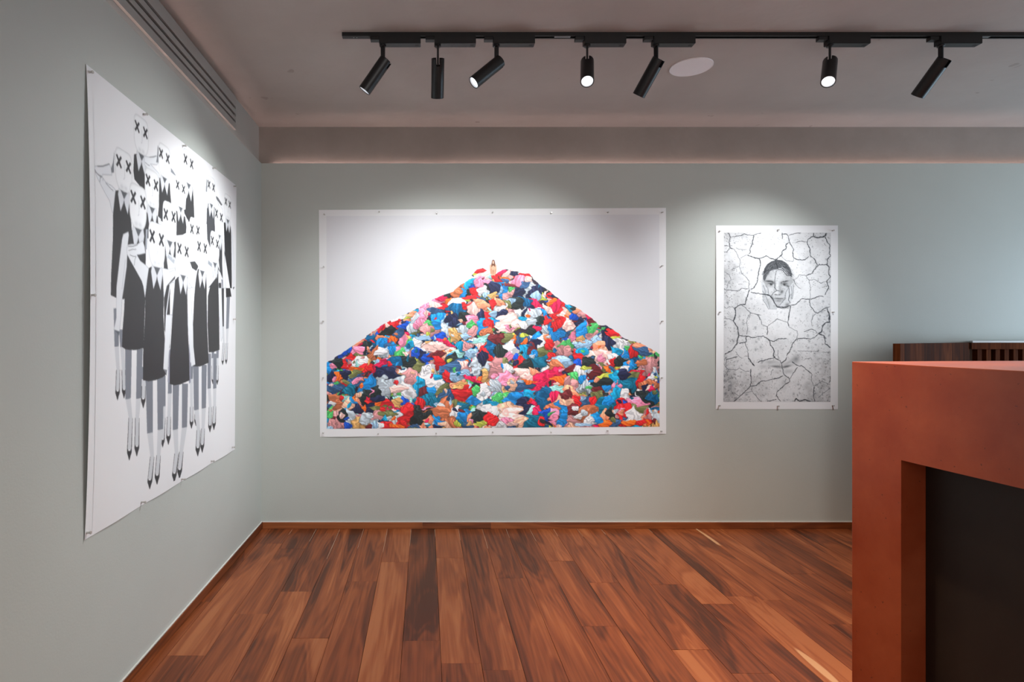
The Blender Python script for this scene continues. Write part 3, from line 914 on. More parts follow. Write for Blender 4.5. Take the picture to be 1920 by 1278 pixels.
    leg('G', (628, 800), (622, 900), (622, 990), (625, 1210), 30, 26)
    leg('G', (682, 800), (680, 900), (682, 990), (678, 1218), 30, 26)
    # fourteenth
    mask(358.6, 429.5, 370, 432.5, collar=False, neck=False)
    # eighth
    poly(DRESS, ('D', [(960, 150), (1060, 200), (1105, 180), (1100, 420), (1090, 740), (960, 860), (925, 1010), (920, 400)]))
    poly(DRESS, ('G', [(35, 170), (70, 30), (110, 20), (105, 790), (40, 560)]))
    sleeve(('D', [(955, 345), (1095, 430), (1100, 480), (1090, 600), (985, 600)]))
    poly((176, 182, 190), ('D', [(950, 345), (1090, 460), (1075, 520), (955, 400)]))
    mask(309.5, 402, 324, 407)
    # ---------- front rows
    # fifth: hanging sleeve and long dress
    leg('J', (378, 590), (375, 1335), (415, 1620), (398, 2250), 105, 66)
    leg('J', (555, 590), (540, 1330), (519, 1620), (516, 2190), 92, 66)
    poly(DRESS, ('D', [(372, 40), (430, 20), (600, 20), (650, 130), (640, 1000)]), ('J', [(612, 580), (500, 602), (400, 605), (330, 592), (275, 558), (285, 300), (310, 0)]), ('D', [(330, 700), (360, 400)]))
    sleeve(('D', [(380, 38), (385, 90), (365, 250), (350, 560), (300, 900), (275, 1050)]), ('J', [(265, 60), (235, 328), (145, 300), (185, 120), (185, -150)]), ('D', [(190, 850), (240, 450), (280, 150), (300, 75)]))
    pen(.9, (186, 190, 196), ('D', [(330, 450), (300, 700), (275, 900)])); poly((96, 102, 110), ('J', [(150, 305), (235, 330), (215, 440), (205, 360)]))
    mask(247.5, 370, 266, 380)
    # sixteenth
    leg('H', (1162, -350), (1162, 48), (1175, 260), (1172, 545), 40, 36)
    leg('H', (1228, -350), (1226, 48), (1225, 250), (1218, 520), 38, 36)
    poly(DRESS, ('E', [(760, 1278), (900, 1050), (930, 980), (945, 1278)]), ('G', [(690, 0), (700, 380), (705, 800), (640, 826), (575, 832), (560, 500), (565, 160), (590, 50)]))
    sleeve(('E', [(920, 980), (960, 1040), (985, 1278), (930, 1278)]), ('G', [(690, 0), (728, 0), (735, 300), (745, 640), (722, 700), (700, 400)]))
    sleeve(('E', [(740, 960), (770, 820), (905, 960), (915, 1040), (880, 1120), (770, 1260), (740, 1240)]))
    poly((150, 156, 164), ('E', [(760, 830), (880, 955), (850, 975), (755, 890)]))
    mask(397, 451, 406.6, 457.6)
    # fifteenth
    leg('G', (420, 990), (425, 1520), (450, 1760), (440, 2072), 66, 46)
    leg('G', (520, 980), (515, 1500), (505, 1740), (494, 2030), 62, 44)
    poly((66, 68, 70), ('E', [(465, 860), (545, 850), (600, 930), (570, 1005), (500, 960)]))
    poly(DRESS, ('E', [(590, 980), (620, 960), (700, 1010), (725, 1060), (735, 1278)]), ('G', [(550, 150), (555, 520), (575, 955), (470, 1000), (385, 998), (385, 500), (400, 170), (415, 0)]), ('E', [(560, 1150)]))
    mask(372, 462, 383.6, 466)
    # twelfth: both arms raised
    leg('J', (700, 1060), (715, 1845), (749, 2200), (715, 2682), 110, 62)
    leg('J', (868, 1020), (868, 1795), (841, 2180), (820, 2612), 98, 62)
    poly(DRESS, ('D', [(695, 580), (730, 560), (880, 560), (905, 640), (920, 1000)]), ('J', [(915, 100), (938, 500), (915, 860), (955, 970), (900, 1015), (810, 1050), (690, 1072), (605, 1055), (605, 700), (635, 100)]), ('D', [(640, 1000), (670, 750)]))
    sleeve(('D', [(352, 290), (370, 235), (430, 222), (520, 225), (600, 170), (630, 260), (640, 355), (560, 375), (510, 380), (560, 470), (650, 540), (692, 585), (660, 790), (635, 1015), (610, 850), (585, 770), (470, 570), (400, 450), (358, 370)]))
    pen(1.1, LINE, ('D', [(375, 255), (450, 255), (520, 232)])); pen(.9, LINE, ('D', [(400, 380), (450, 405), (500, 405), (480, 450), (470, 540)])); pen(.8, LINE, ('D', [(380, 320), (440, 300), (500, 300)]))
    sleeve(('D', [(895, 580), (985, 600), (1090, 575), (1095, 690), (965, 845), (928, 1015), (915, 800)]))
    pen(1.0, (190, 194, 198), ('D', [(1000, 640), (1080, 610)]))
    poly((160, 166, 174), ('D', [(650, 0), (680, 0), (665, 300), (640, 300)]))
    mask(283.5, 443, 301, 450)
    # thirteenth: front and centre, sleeves hanging
    leg('G', (180, 1215), (175, 1755), (190, 2040), (162, 2390), 78, 52)
    leg('G', (290, 1205), (285, 1730), (248, 2020), (228, 2345), 72, 52)
    poly((150, 152, 168), ('G', [(95, 820), (112, 780), (105, 1200), (80, 1180)])); poly((150, 152, 168), ('G', [(335, 730), (348, 760), (358, 1190), (338, 1205)]))
    poly(DRESS, ('E', [(225, 1150), (270, 1100), (380, 1080), (425, 1100), (430, 1278)]), ('G', [(315, 100), (325, 600), (340, 900), (345, 1165), (240, 1212), (165, 1225), (105, 1208), (105, 900), (130, 520), (155, 100)]))
    sleeve(('D', [(1090, 765), (1080, 900), (1050, 1278), (965, 1278), (1010, 900), (1035, 800)]), ('G', [(165, 0), (130, 420), (100, 780), (75, 1045), (28, 1030), (45, 700), (60, 350), (105, 20)]))
    poly((120, 124, 130), ('G', [(30, 1035), (72, 1042), (66, 1110), (50, 1070)]))
    sleeve(('E', [(425, 1100), (470, 1230), (500, 1278), (425, 1278)]), ('G', [(345, 0), (360, 200), (385, 520), (390, 760), (412, 975), (365, 1000), (345, 800), (322, 500), (318, 0)]))
    sleeve(('E', [(420, 1060), (440, 1000), (580, 1000), (560, 1150), (545, 1278), (500, 1270), (470, 1180)]))
    mask(335, 466, 348.6, 472)
    return cv

# ---- print 2: mountain of clothes (back wall)
PILE_RECT = [(612, 405), (1236, 402), (1236.5, 799.5), (613, 803.5)]
CLOTH = {'r': (216, 38, 44), 'R': (224, 34, 84), 'p': (240, 140, 172), 'P': (246, 200, 192), 'm': (196, 136, 138), 'w': (228, 228, 232), 'g': (186, 198, 208),
         'b': (26, 140, 216), 'c': (20, 156, 204), 't': (16, 108, 138), 'n': (36, 42, 74), 'd': (40, 50, 52), 'G': (78, 182, 100), 'o': (112, 116, 72),
         'O': (246, 108, 40), 's': (242, 150, 116), 'a': (196, 112, 76), 'y': (218, 168, 104), 'l': (152, 188, 220), 'B': (22, 82, 194), 'j': (56, 92, 134),
         'M': (112, 40, 46), 'L': (188, 196, 78), 'k': (160, 224, 218), 'T': (14, 94, 140), 'S': (232, 178, 150)}
# garments seen in the photograph: crop, centre x, y, half width, half height, tilt in degrees, colour
PIECES = """
1 1740 730 110 45 -8 r;1 1660 740 30 15 10 L;1 1740 780 120 50 -10 P;1 1590 800 60 45 0 w;1 1520 860 45 50 10 a;1 1610 850 60 25 -50 c;1 1660 875 35 20 -20 B;1 1720 840 60 60 30 p;
1 1795 865 45 30 10 d;1 1730 925 60 40 0 w;1 1600 930 40 30 0 d;1 1660 930 40 40 0 r;1 1440 930 80 40 -30 M;1 1540 940 30 50 20 b;1 1480 930 50 45 20 a;1 1330 1020 70 65 20 R;1 1400 1010 50 35 0 O;
1 1540 1000 60 25 10 L;1 1640 985 90 20 -8 r;1 1480 1040 90 60 0 w;1 1760 1040 110 40 20 j;1 1810 1010 40 30 0 d;1 1220 1050 100 45 -20 p;1 1260 1070 70 40 0 P;1 1340 1110 60 40 -10 r;1 1240 1130 90 40 -10 j;
1 1490 1140 90 60 30 T;1 1560 1180 50 50 0 d;1 1600 1070 90 40 10 r;1 1700 1120 100 60 20 P;1 1110 1190 60 90 20 p;1 1160 1140 40 40 0 P;1 1300 1210 80 50 10 b;1 1380 1220 50 70 -10 l;1 1430 1200 60 60 30 n;
1 1030 1190 45 60 20 g;1 950 1180 60 20 -20 L;1 1000 1150 60 25 -30 s;1 1190 1250 60 40 0 G;1 1740 1190 60 60 0 n;1 1830 1190 60 60 0 r;1 1650 1220 70 60 -40 p;1 1850 1220 50 30 0 c;1 780 1240 90 30 -20 r;1 870 1200 60 20 -20 w;
1 1870 900 50 40 -30 n;1 1820 820 60 30 0 p;1 1880 830 50 25 0 c;1 1840 960 60 30 0 l;1 1860 770 40 20 0 k;1 1380 955 40 30 0 d;1 1720 1060 80 35 20 s;
2 110 730 60 28 -10 R;2 190 740 50 40 10 P;2 250 745 40 25 30 n;2 350 765 80 28 18 r;2 390 800 60 22 10 P;2 70 790 60 40 10 r;2 150 790 50 20 10 O;2 180 825 60 20 20 j;2 240 830 40 40 30 P;2 290 840 60 70 50 p;
2 390 900 60 70 30 g;2 350 860 40 60 30 j;2 560 910 60 28 25 d;2 470 940 70 60 0 n;2 210 870 90 25 15 M;2 130 920 60 70 -20 b;2 90 910 40 40 0 l;2 225 915 40 40 0 G;2 190 975 60 45 -10 m;2 250 950 30 50 0 m;2 300 930 50 50 0 n;
2 540 985 40 40 -10 L;2 590 1000 60 60 0 P;2 640 980 50 40 30 r;2 470 980 40 40 0 l;2 640 1050 40 50 0 O;2 720 1090 70 80 20 R;2 760 1060 40 60 40 r;2 660 980 50 20 20 n;2 350 1030 80 45 20 T;2 270 1030 60 60 0 d;2 200 1020 40 30 0 l;
2 150 1050 60 50 20 o;2 100 1090 60 60 30 w;2 240 1130 60 45 -15 m;2 300 1150 60 40 0 w;2 420 1120 90 50 -10 n;2 500 1080 90 40 35 R;2 590 1100 80 30 35 P;2 440 1180 70 90 10 g;2 540 1160 90 40 30 b;2 60 1030 70 40 0 s;2 20 1050 40 60 0 r;
2 690 1200 70 70 20 r;2 790 1190 80 60 20 P;2 820 1160 40 30 20 s;2 870 1180 40 40 0 B;2 820 1090 60 30 40 c;2 880 1110 50 20 10 d;2 900 1130 50 25 0 s;2 960 1170 60 30 20 m;2 1030 1200 60 40 40 R;2 940 1240 60 50 0 n;2 1070 1250 70 30 40 M;
2 120 1170 70 40 0 n;2 40 1150 40 30 0 l;2 170 1230 110 60 -20 P;2 340 1230 60 40 0 c;2 560 1230 50 50 0 r;2 620 1260 50 40 0 j;2 490 1240 60 40 0 d;2 60 1240 50 40 0 b;2 30 890 60 50 30 n;2 30 960 40 30 0 y;
3 800 50 100 50 -10 r;3 650 70 60 30 -40 R;3 750 100 80 50 -10 d;3 930 50 70 30 -5 B;3 1020 70 50 40 0 g;3 1100 30 50 40 0 p;3 860 140 60 60 -30 j;3 600 190 60 70 20 T;3 690 180 60 40 20 a;3 690 240 60 50 0 b;3 810 200 45 45 0 O;
3 800 250 50 35 10 j;3 430 240 80 25 -25 s;3 530 270 45 70 0 d;3 450 310 70 45 15 p;3 355 310 25 40 0 B;3 265 340 55 35 0 B;3 200 400 40 50 0 n;3 270 430 60 60 0 d;3 350 430 50 70 0 r;3 480 380 70 40 10 o;3 460 430 80 50 0 w;3 610 350 50 80 30 a;
3 930 220 60 80 20 p;3 1000 220 40 50 0 G;3 1020 250 40 40 0 c;3 1070 230 40 60 0 w;3 800 300 70 40 10 b;3 740 330 40 60 0 g;3 690 310 60 40 0 w;3 900 330 60 40 0 G;3 960 360 40 40 20 P;3 1180 60 60 50 0 G;3 1240 110 60 60 0 m;3 1150 110 40 60 0 m;
3 1290 40 60 50 20 b;3 1370 90 50 90 0 g;3 1450 30 50 50 0 n;3 1140 180 90 35 10 l;3 1300 170 60 40 0 B;3 1470 150 60 70 -20 y;3 1530 100 60 50 0 g;3 1240 270 110 60 10 P;3 1360 230 90 30 25 R;3 1110 310 60 30 0 w;3 1640 60 60 50 0 G;3 1650 120 50 70 0 m;
3 1740 70 60 80 0 b;3 1820 40 50 60 0 r;3 1580 160 60 40 0 l;3 1790 130 60 40 0 a;3 1750 200 110 35 -10 k;3 1520 260 60 50 0 c;3 1590 270 50 70 0 m;3 1840 290 70 70 0 T;3 1800 340 90 40 45 r;3 1470 350 110 40 15 k;3 1420 410 100 60 -10 d;3 1640 340 60 40 0 l;
3 820 440 110 60 -15 T;3 970 430 80 80 30 d;3 1080 340 60 50 0 B;3 1120 370 40 60 0 n;3 1180 380 60 30 0 B;3 1270 350 70 40 0 M;3 1300 430 70 60 30 r;3 1100 470 70 50 -20 o;3 1190 520 90 60 -30 w;3 1480 480 120 60 -15 j;3 1560 430 50 25 0 O;3 640 480 110 45 -35 R;
3 520 500 80 40 -20 r;3 430 500 60 30 0 O;3 420 550 50 35 -30 o;3 300 550 70 50 0 n;3 230 570 40 50 10 O;3 150 480 50 60 0 b;3 190 470 40 30 0 p;3 160 570 40 50 0 n;3 770 560 130 60 20 n;3 880 620 130 60 10 g;3 700 680 90 110 10 g;3 1000 600 90 70 30 m;
3 560 640 80 70 -30 b;3 450 620 90 60 -30 j;3 440 620 80 20 -25 p;3 330 640 60 30 20 o;3 270 670 45 55 10 r;3 200 690 80 70 20 j;3 360 720 70 60 0 t;3 1070 690 60 90 10 c;3 940 740 120 90 20 w;3 860 700 80 30 0 P;3 1240 640 120 60 10 w;3 1280 580 50 30 0 c;
3 1390 590 70 50 30 r;3 1550 480 60 60 20 P;3 1600 520 60 50 0 m;3 1520 570 80 50 0 l;3 1690 470 60 120 5 g;3 1780 570 60 70 20 y;3 1650 610 100 25 20 R;3 1830 470 60 60 10 g;3 1880 440 40 60 0 m;3 1760 380 50 90 20 n;3 540 790 70 60 0 d;3 640 750 70 60 30 d;
3 1160 730 50 60 0 M;3 1210 740 40 50 0 b;3 1180 820 80 50 -20 t;3 1340 710 90 40 -35 o;3 1390 770 100 60 -20 j;3 1570 740 120 90 -30 r;3 1660 670 50 30 0 d;3 1670 740 40 50 0 G;3 1760 720 60 90 -10 w;3 1730 850 60 120 40 w;3 1870 700 40 50 0 g;3 1640 840 70 50 0 b;
3 1800 860 60 40 -30 t;3 1840 940 80 50 0 w;3 230 840 90 70 20 a;3 170 850 40 25 0 w;3 390 850 60 55 0 b;3 450 830 40 30 0 s;3 330 880 60 50 0 S;3 590 830 40 50 0 r;3 700 860 90 50 10 r;3 660 860 50 40 -30 O;3 660 810 60 25 0 n;3 860 850 50 60 0 y;3 930 830 40 50 0 B;
3 1010 880 50 25 0 B;3 1100 850 50 50 0 r;3 1340 880 90 70 20 a;3 1300 890 50 35 30 w;3 1250 840 60 50 0 t;3 1490 860 80 40 0 o;3 1530 900 60 40 0 t;3 590 920 70 60 0 n;3 500 910 40 50 10 O;3 440 920 50 40 0 n;3 720 920 100 50 10 o;3 720 920 40 30 10 r;3 300 940 50 40 0 b;
3 170 960 60 60 20 G;3 240 1030 60 90 0 m;3 150 1070 40 60 0 m;3 310 1000 70 80 40 d;3 380 1020 60 100 0 g;3 510 1050 90 80 10 y;3 560 1010 70 70 0 g;3 660 990 60 70 -10 m;3 820 1010 90 60 0 w;3 760 980 80 40 0 o;3 960 960 80 90 0 r;3 940 1070 60 50 0 r;3 1090 980 90 90 20 d;
3 1190 960 50 60 0 d;3 1310 960 140 50 20 a;3 1470 960 60 50 0 w;3 1540 990 70 50 0 b;3 1290 1050 80 70 10 b;3 1190 1030 60 40 0 s;3 1400 1080 80 40 0 S;3 1440 1060 90 40 30 a;3 1620 1010 40 40 0 s;3 1710 1000 80 60 0 d;3 1820 1030 60 60 0 r;3 1730 1075 60 30 0 L;3 1640 1100 40 30 0 s;
3 1040 1100 80 30 0 j;3 1130 1100 40 30 0 s;3 760 1090 90 40 0 r;3 860 1095 60 30 0 O;3 660 1100 40 30 0 w;3 340 1090 40 40 0 B;3 1230 1105 60 25 0 n;3 1570 1090 60 30 0 j;3 1860 1080 60 50 0 P;3 150 1115 40 20 0 l;3 620 1090 40 40 0 l;
4 170 60 110 80 0 P;4 200 80 60 30 10 p;4 330 50 60 40 0 w;4 410 20 50 40 0 g;4 430 110 60 40 0 d;4 480 90 50 30 20 R;4 590 90 60 40 10 g;4 690 140 80 80 0 b;4 590 20 60 40 0 r;4 710 40 60 60 30 r;4 790 90 60 50 0 j;4 890 120 50 90 20 p;4 820 50 60 60 0 P;4 970 110 60 80 0 b;
4 1070 100 50 60 0 G;4 1040 170 40 70 0 m;4 1090 160 30 50 0 m;4 960 240 90 60 0 l;4 940 190 35 30 0 y;4 1110 210 70 40 0 l;4 1200 120 50 60 0 n;4 1300 150 90 60 30 r;4 1310 190 50 25 0 L;4 1340 240 90 50 0 w;4 1390 320 40 120 -20 w;4 1210 250 60 90 20 n;4 1120 300 60 60 20 s;
4 1190 340 60 60 0 S;4 1120 390 140 80 10 P;4 1160 400 60 40 0 p;4 1300 350 50 60 0 c;4 1270 380 50 30 0 w;4 1410 350 40 60 0 b;4 1480 320 50 70 10 r;4 1420 300 30 30 0 G;4 1560 280 90 30 15 s;4 1580 330 90 40 20 j;4 1690 400 60 60 10 G;4 1640 480 70 80 0 m;4 1720 450 40 80 0 m;4 1550 450 70 40 0 a;
4 90 190 90 60 0 M;4 190 180 60 40 0 o;4 250 190 40 40 0 O;4 330 190 60 50 20 j;4 340 160 40 35 0 L;4 370 230 40 30 0 O;4 490 180 60 50 0 b;4 520 230 60 60 0 w;4 590 190 40 40 0 a;4 450 250 60 60 0 n;4 540 290 70 30 -10 w;4 560 330 90 50 -25 o;4 690 300 80 80 10 m;4 790 240 70 60 10 G;4 800 320 50 60 0 m;
4 610 250 40 50 0 r;4 220 310 110 90 0 w;4 180 390 70 60 10 p;4 30 310 50 70 0 T;4 100 350 60 90 0 d;4 370 320 50 80 0 c;4 420 310 40 60 0 M;4 450 370 40 60 0 b;4 490 430 120 60 10 t;4 265 390 20 40 0 B;4 140 450 80 50 0 o;4 190 500 70 60 0 w;4 60 490 60 80 20 m;4 300 460 60 70 0 r;4 380 480 80 60 -20 d;
4 620 390 40 50 0 r;4 760 430 120 60 10 l;4 910 330 60 40 0 r;4 940 330 60 40 0 c;4 910 390 60 40 10 r;4 900 460 40 40 0 B;4 1020 440 70 60 0 d;4 690 490 80 50 20 a;4 830 510 70 50 10 M;4 930 540 60 50 30 w;4 1070 530 110 60 -10 M;4 990 510 40 30 0 L;4 1170 500 50 50 0 o;4 1220 510 40 30 0 O;4 1310 490 60 50 0 j;4 1320 480 40 30 0 L;4 1340 540 40 40 0 O;
4 1260 440 50 50 0 r;4 1340 430 60 50 0 d;4 1440 480 70 50 0 b;4 1400 510 50 30 0 w;4 1720 560 50 60 0 l;4 1520 560 60 40 0 R;4 1480 590 60 70 20 o;4 1390 570 60 60 0 n;4 190 620 120 90 -10 p;4 380 570 110 50 20 P;4 460 540 70 40 20 s;4 620 590 120 90 -5 R;4 720 640 80 70 0 O;4 410 640 90 30 10 O;4 440 700 130 60 -10 R;
4 300 690 120 50 -5 j;4 220 650 60 60 -20 S;4 50 680 50 70 0 g;4 880 600 60 60 0 G;4 870 680 60 70 0 m;4 800 640 30 50 0 m;4 960 620 40 50 0 b;4 1010 680 70 90 20 g;4 670 720 150 50 5 k;4 1100 650 50 60 0 n;4 1190 600 100 40 -10 L;4 1170 660 120 50 0 d;4 1290 630 60 70 0 c;4 1300 690 60 60 0 p;4 1440 680 110 60 0 t;4 1560 620 40 70 0 r;4 1650 620 60 40 0 w;
4 1640 690 90 50 0 a;4 1650 730 60 40 0 P;4 1680 730 40 30 0 R;4 1190 710 60 30 0 b;4 1110 740 70 40 0 M;4 1100 800 90 60 20 o;4 1310 800 60 90 0 c;4 1390 780 40 50 0 w;4 1560 770 60 50 30 w;4 1640 830 100 100 0 d;4 1710 810 60 70 0 T;4 560 840 110 120 0 T;4 670 800 60 60 0 R;4 850 790 110 70 15 s;4 900 850 60 70 0 r;4 790 790 60 60 30 M;4 760 860 100 60 20 S;
4 90 830 70 80 0 G;4 250 830 110 90 -20 b;4 30 880 60 60 0 c;4 400 790 60 50 0 c;4 350 860 60 50 0 n;4 420 840 40 40 0 r;4 440 870 40 50 0 R;4 350 940 70 80 0 n;4 440 940 50 40 0 k;4 490 980 50 70 0 R;4 980 870 70 90 20 j;4 1050 870 40 60 0 r;4 1190 900 110 70 0 t;4 1220 840 50 60 0 b;4 1350 860 60 50 0 r;4 1400 880 30 40 0 B;4 1510 880 100 70 10 p;4 1510 960 120 60 0 o;
4 820 940 90 50 -10 M;4 710 930 60 110 -20 b;4 640 930 60 60 0 a;4 640 1000 70 60 20 p;4 600 1040 70 90 0 n;4 560 980 60 60 0 B;4 970 980 100 80 0 a;4 920 1000 40 25 0 w;4 850 1050 100 50 0 m;4 1110 1030 80 60 0 b;4 1190 1000 50 50 0 s;4 1040 1050 50 50 0 w;4 1270 1000 90 90 0 d;4 1380 1000 70 90 0 r;4 1480 1010 90 70 0 w;4 1650 1020 70 80 10 m;4 1720 1020 50 70 0 g;
4 170 960 110 90 -20 S;4 200 1030 130 80 -10 P;4 160 1050 80 40 0 p;4 330 1060 70 60 0 S;4 80 1080 60 50 0 w;4 40 960 60 50 0 w;4 20 1050 50 60 0 r;4 450 1050 90 70 0 t;4 520 1060 40 60 0 r;4 700 1080 80 30 20 p;4 750 1020 40 90 10 b;4 1270 1080 90 30 0 j;4 1190 1085 50 30 0 O;4 1450 1085 70 30 0 O;4 1570 1085 90 30 0 r;4 1710 1090 50 30 0 y;4 960 1095 80 20 0 l
"""
def draw_pile():
    W, H = 800, 510
    SS = 2
    cv = Canvas(W, H, (223, 224, 229), SS)
    r = random.Random(11); ng = np.random.RandomState(5)
    x0, x1, yt, yb = 612.0, 1236.5, 403.5, 801.5
    sc = W * SS / (x1 - x0)
    a = cv.a
    HH, WW = a.shape[:2]
    def cpx(x, y): return ((x - x0) * sc, (y - yt) * HH / (yb - yt))
    # outline of the heap in photograph pixels
    ridge = [(606, 679), (622, 674), (640, 662), (662, 648), (690, 628), (705, 617), (722, 606), (745, 595), (770, 586), (790, 575), (812, 562), (835, 552), (850, 546),
             (866, 534), (884, 518), (894, 507), (905, 504), (917, 511), (930, 514), (942, 508), (958, 507), (975, 513), (992, 515), (1001, 526), (1010, 534), (1028, 546), (1042, 558),
             (1060, 572), (1078, 577), (1092, 586), (1110, 600), (1122, 612), (1135, 612), (1150, 622), (1170, 636), (1184, 642), (1200, 646), (1215, 654), (1228, 662), (1242, 672)]
    rx = np.array([p[0] for p in ridge]); ry = np.array([p[1] for p in ridge])
    def top(x): return np.interp(x, rx, ry)
    # smooth noise used to bend the folds
    def noise(n):
        g = ng.rand(n, n)
        u = np.linspace(0, n - 1.001, WW); v = np.linspace(0, n - 1.001, HH)
        i, j = u.astype(int), v.astype(int); fu, fv = u - i, (v - j)[:, None]
        fu = fu * fu * (3 - 2 * fu); fv = fv * fv * (3 - 2 * fv)
        return (g[j][:, i] * (1 - fu) + g[j][:, i + 1] * fu) * (1 - fv) + (g[j + 1][:, i] * (1 - fu) + g[j + 1][:, i + 1] * fu) * fv
    N1, N2 = noise(46), noise(90)
    N3 = noise(160)
    XX = (np.arange(WW) / sc + x0)[None, :]; YY = (np.arange(HH)[:, None] * (yb - yt) / HH + yt)
    inside = (YY > top(XX) - 1.5 + 3 * (N2 - .5))
    def garment(px, py, hx, hy, deg, col, clip=True):
        cx, cy = cpx(px, py); hx *= sc; hy *= sc
        R = int(max(hx, hy) * 1.35) + 2
        xa, xb, ya, yb_ = max(int(cx) - R, 0), min(int(cx) + R, WW), max(int(cy) - R, 0), min(int(cy) + R, HH)
        if xb <= xa or yb_ <= ya: return
        X = np.arange(xa, xb)[None, :] - cx; Y = np.arange(ya, yb_)[:, None] - cy
        n1 = N1[ya:yb_, xa:xb] - .5; n2 = N2[ya:yb_, xa:xb] - .5
        n3 = N3[ya:yb_, xa:xb] - .5
        X = X + n1 * hx * .8 + n2 * 9 + n3 * 4; Y = Y - n1 * hy * .7 + n2 * 7 - n3 * 4
        t = math.radians(deg); c, s = math.cos(t), math.sin(t)
        u = (X * c + Y * s) / hx; v = (-X * s + Y * c) / hy
        k = r.choice((4, 5, 5, 6, 7)); th = np.array([2 * math.pi * (i + r.uniform(-.3, .3)) / k for i in range(k)]) % (2 * math.pi)
        rad = np.array([r.uniform(.85, 1.45) for _ in range(k)])
        o = np.argsort(th); th, rad = th[o], rad[o]
        th = np.concatenate([[th[-1] - 2 * math.pi], th, [th[0] + 2 * math.pi]]); rad = np.concatenate([[rad[-1]], rad, [rad[0]]])
        vx, vy = rad * np.cos(th), rad * np.sin(th)
        ang = np.arctan2(v, u) % (2 * math.pi)
        i = np.clip(np.searchsorted(th, ang) - 1, 0, k)
        dx, dy = np.cos(ang), np.sin(ang)
        ex, ey = vx[i + 1] - vx[i], vy[i + 1] - vy[i]
        lim = (vx[i] * ey - vy[i] * ex) / (dx * ey - dy * ex + 1e-9)      # distance to the straight edge in this direction
        rho = np.hypot(u, v) / np.maximum(lim, .05)
        m = rho < 1
        if clip: m &= inside[ya:yb_, xa:xb]
        fd = r.uniform(0, math.pi); fr = r.uniform(3.5, 8)
        ph = (u * math.cos(fd) + v * math.sin(fd)) * fr + n1 * 5.5 + n2 * 2.2 + r.uniform(0, 6)
        fold = np.sin(ph); fold2 = np.sin(ph * 2.3 + n2 * 4)
        sh = 1.0 + .13 * fold + .08 * fold2 - .34 * np.clip((fold - .78) * 4.5, 0, 1) * r.uniform(.3, 1) - .10 * n1
        sh = sh * (1.06 - .16 * v - .08 * u) * np.where(rho > .94, .8, 1.0)
        cc = np.array(col, np.float32) / 255.0 * r.uniform(.92, 1.06)
        px_ = np.clip(cc[None, None] * sh[..., None] + np.clip(sh - 1.1, 0, 1)[..., None] * .25, 0, 1)
        # contact shade the garment throws on the one below it
        m2 = (rho < 1.10) & ~m & inside[ya:yb_, xa:xb] & (v > -.2)
        reg = a[ya:yb_, xa:xb]
        reg[m2] *= .72
        reg[m] = px_[m]
    cols = list(CLOTH.values())
    a[inside] = np.array((60, 50, 66), np.float32) / 255
    # heap of unlisted pieces first, from the ridge down
    fill = []
    for _ in range(1300):
        x = r.uniform(606, 1242); t = top(x)
        y = r.uniform(t, 806)
        fill.append((y, x))
    fill.sort()
    for y, x in fill:
        k = 6 + 9 * (y - 500) / 300
        garment(x, y, k * r.uniform(.7, 1.4), k * r.uniform(.5, .9), r.uniform(-60, 60), r.choice(cols))
    C0 = {'1': (590, 380), '2': (920, 380), '3': (590, 600), '4': (920, 600)}
    L = []
    for q in PIECES.replace('\n', '').split(';'):
        c, x, y, hx, hy, d, k = q.split()
        ox, oy = C0[c]
        L.append((oy + float(y) / 5.557, ox + float(x) / 5.557, float(hx) / 5.557, float(hy) / 5.557, float(d), CLOTH[k]))
    for y, x, hx, hy, d, k in L:
        garment(x, y, hx * 1.1, hy * 1.1, d, k)
    # small scraps that peep out between the large pieces
    for _ in range(170):
        x = r.uniform(612, 1236); t = top(x); y = r.uniform(t + 3, 800)
        k = 2.4 + 2.6 * (y - 500) / 300
        garment(x, y, k * r.uniform(.7, 1.6), k * r.uniform(.5, 1), r.uniform(-80, 80), r.choice(cols))
    # seated figure hugging its knees, long brown hair
    def P(l): return [(cpx(880 + x / 18.25, 470 + y / 18.25)[0] / WW, cpx(0, 470 + y / 18.25)[1] / HH) for x, y in l]
    sk, sd, hr = (232, 176, 146), (176, 112, 86), (112, 70, 52)
    cv.fill(P([(690, 500), (740, 460), (890, 460), (930, 510), (935, 680), (905, 800), (860, 840), (760, 840), (715, 780), (695, 650)]), sk)
    cv.fill(P([(735, 620), (760, 600), (760, 800), (740, 790)]), sd); cv.fill(P([(880, 620), (895, 640), (880, 780), (862, 800)]), sd)
    cv.fill(P([(795, 660), (830, 660), (822, 800), (795, 800)]), sd)
    cv.fill(P([(765, 380), (785, 325), (815, 308), (850, 325), (875, 380), (885, 470), (890, 560), (850, 530), (790, 530), (745, 575), (755, 470)]), hr)
    cv.fill(P([(790, 370), (815, 345), (845, 372), (842, 430), (818, 462), (793, 430)]), (238, 190, 164))
    cv.fill(P([(790, 520), (830, 505), (850, 540), (838, 600), (800, 600), (780, 560)]), sk)
    cv.fill(P([(770, 820), (800, 815), (800, 850), (765, 850)]), sk); cv.fill(P([(835, 820), (870, 815), (868, 850), (832, 850)]), sk)
    return cv

# ---- print 3: face in cracked earth (back wall)
CRACK_RECT = [(1357, 436), (1557.5, 436), (1557, 753), (1356, 753)]
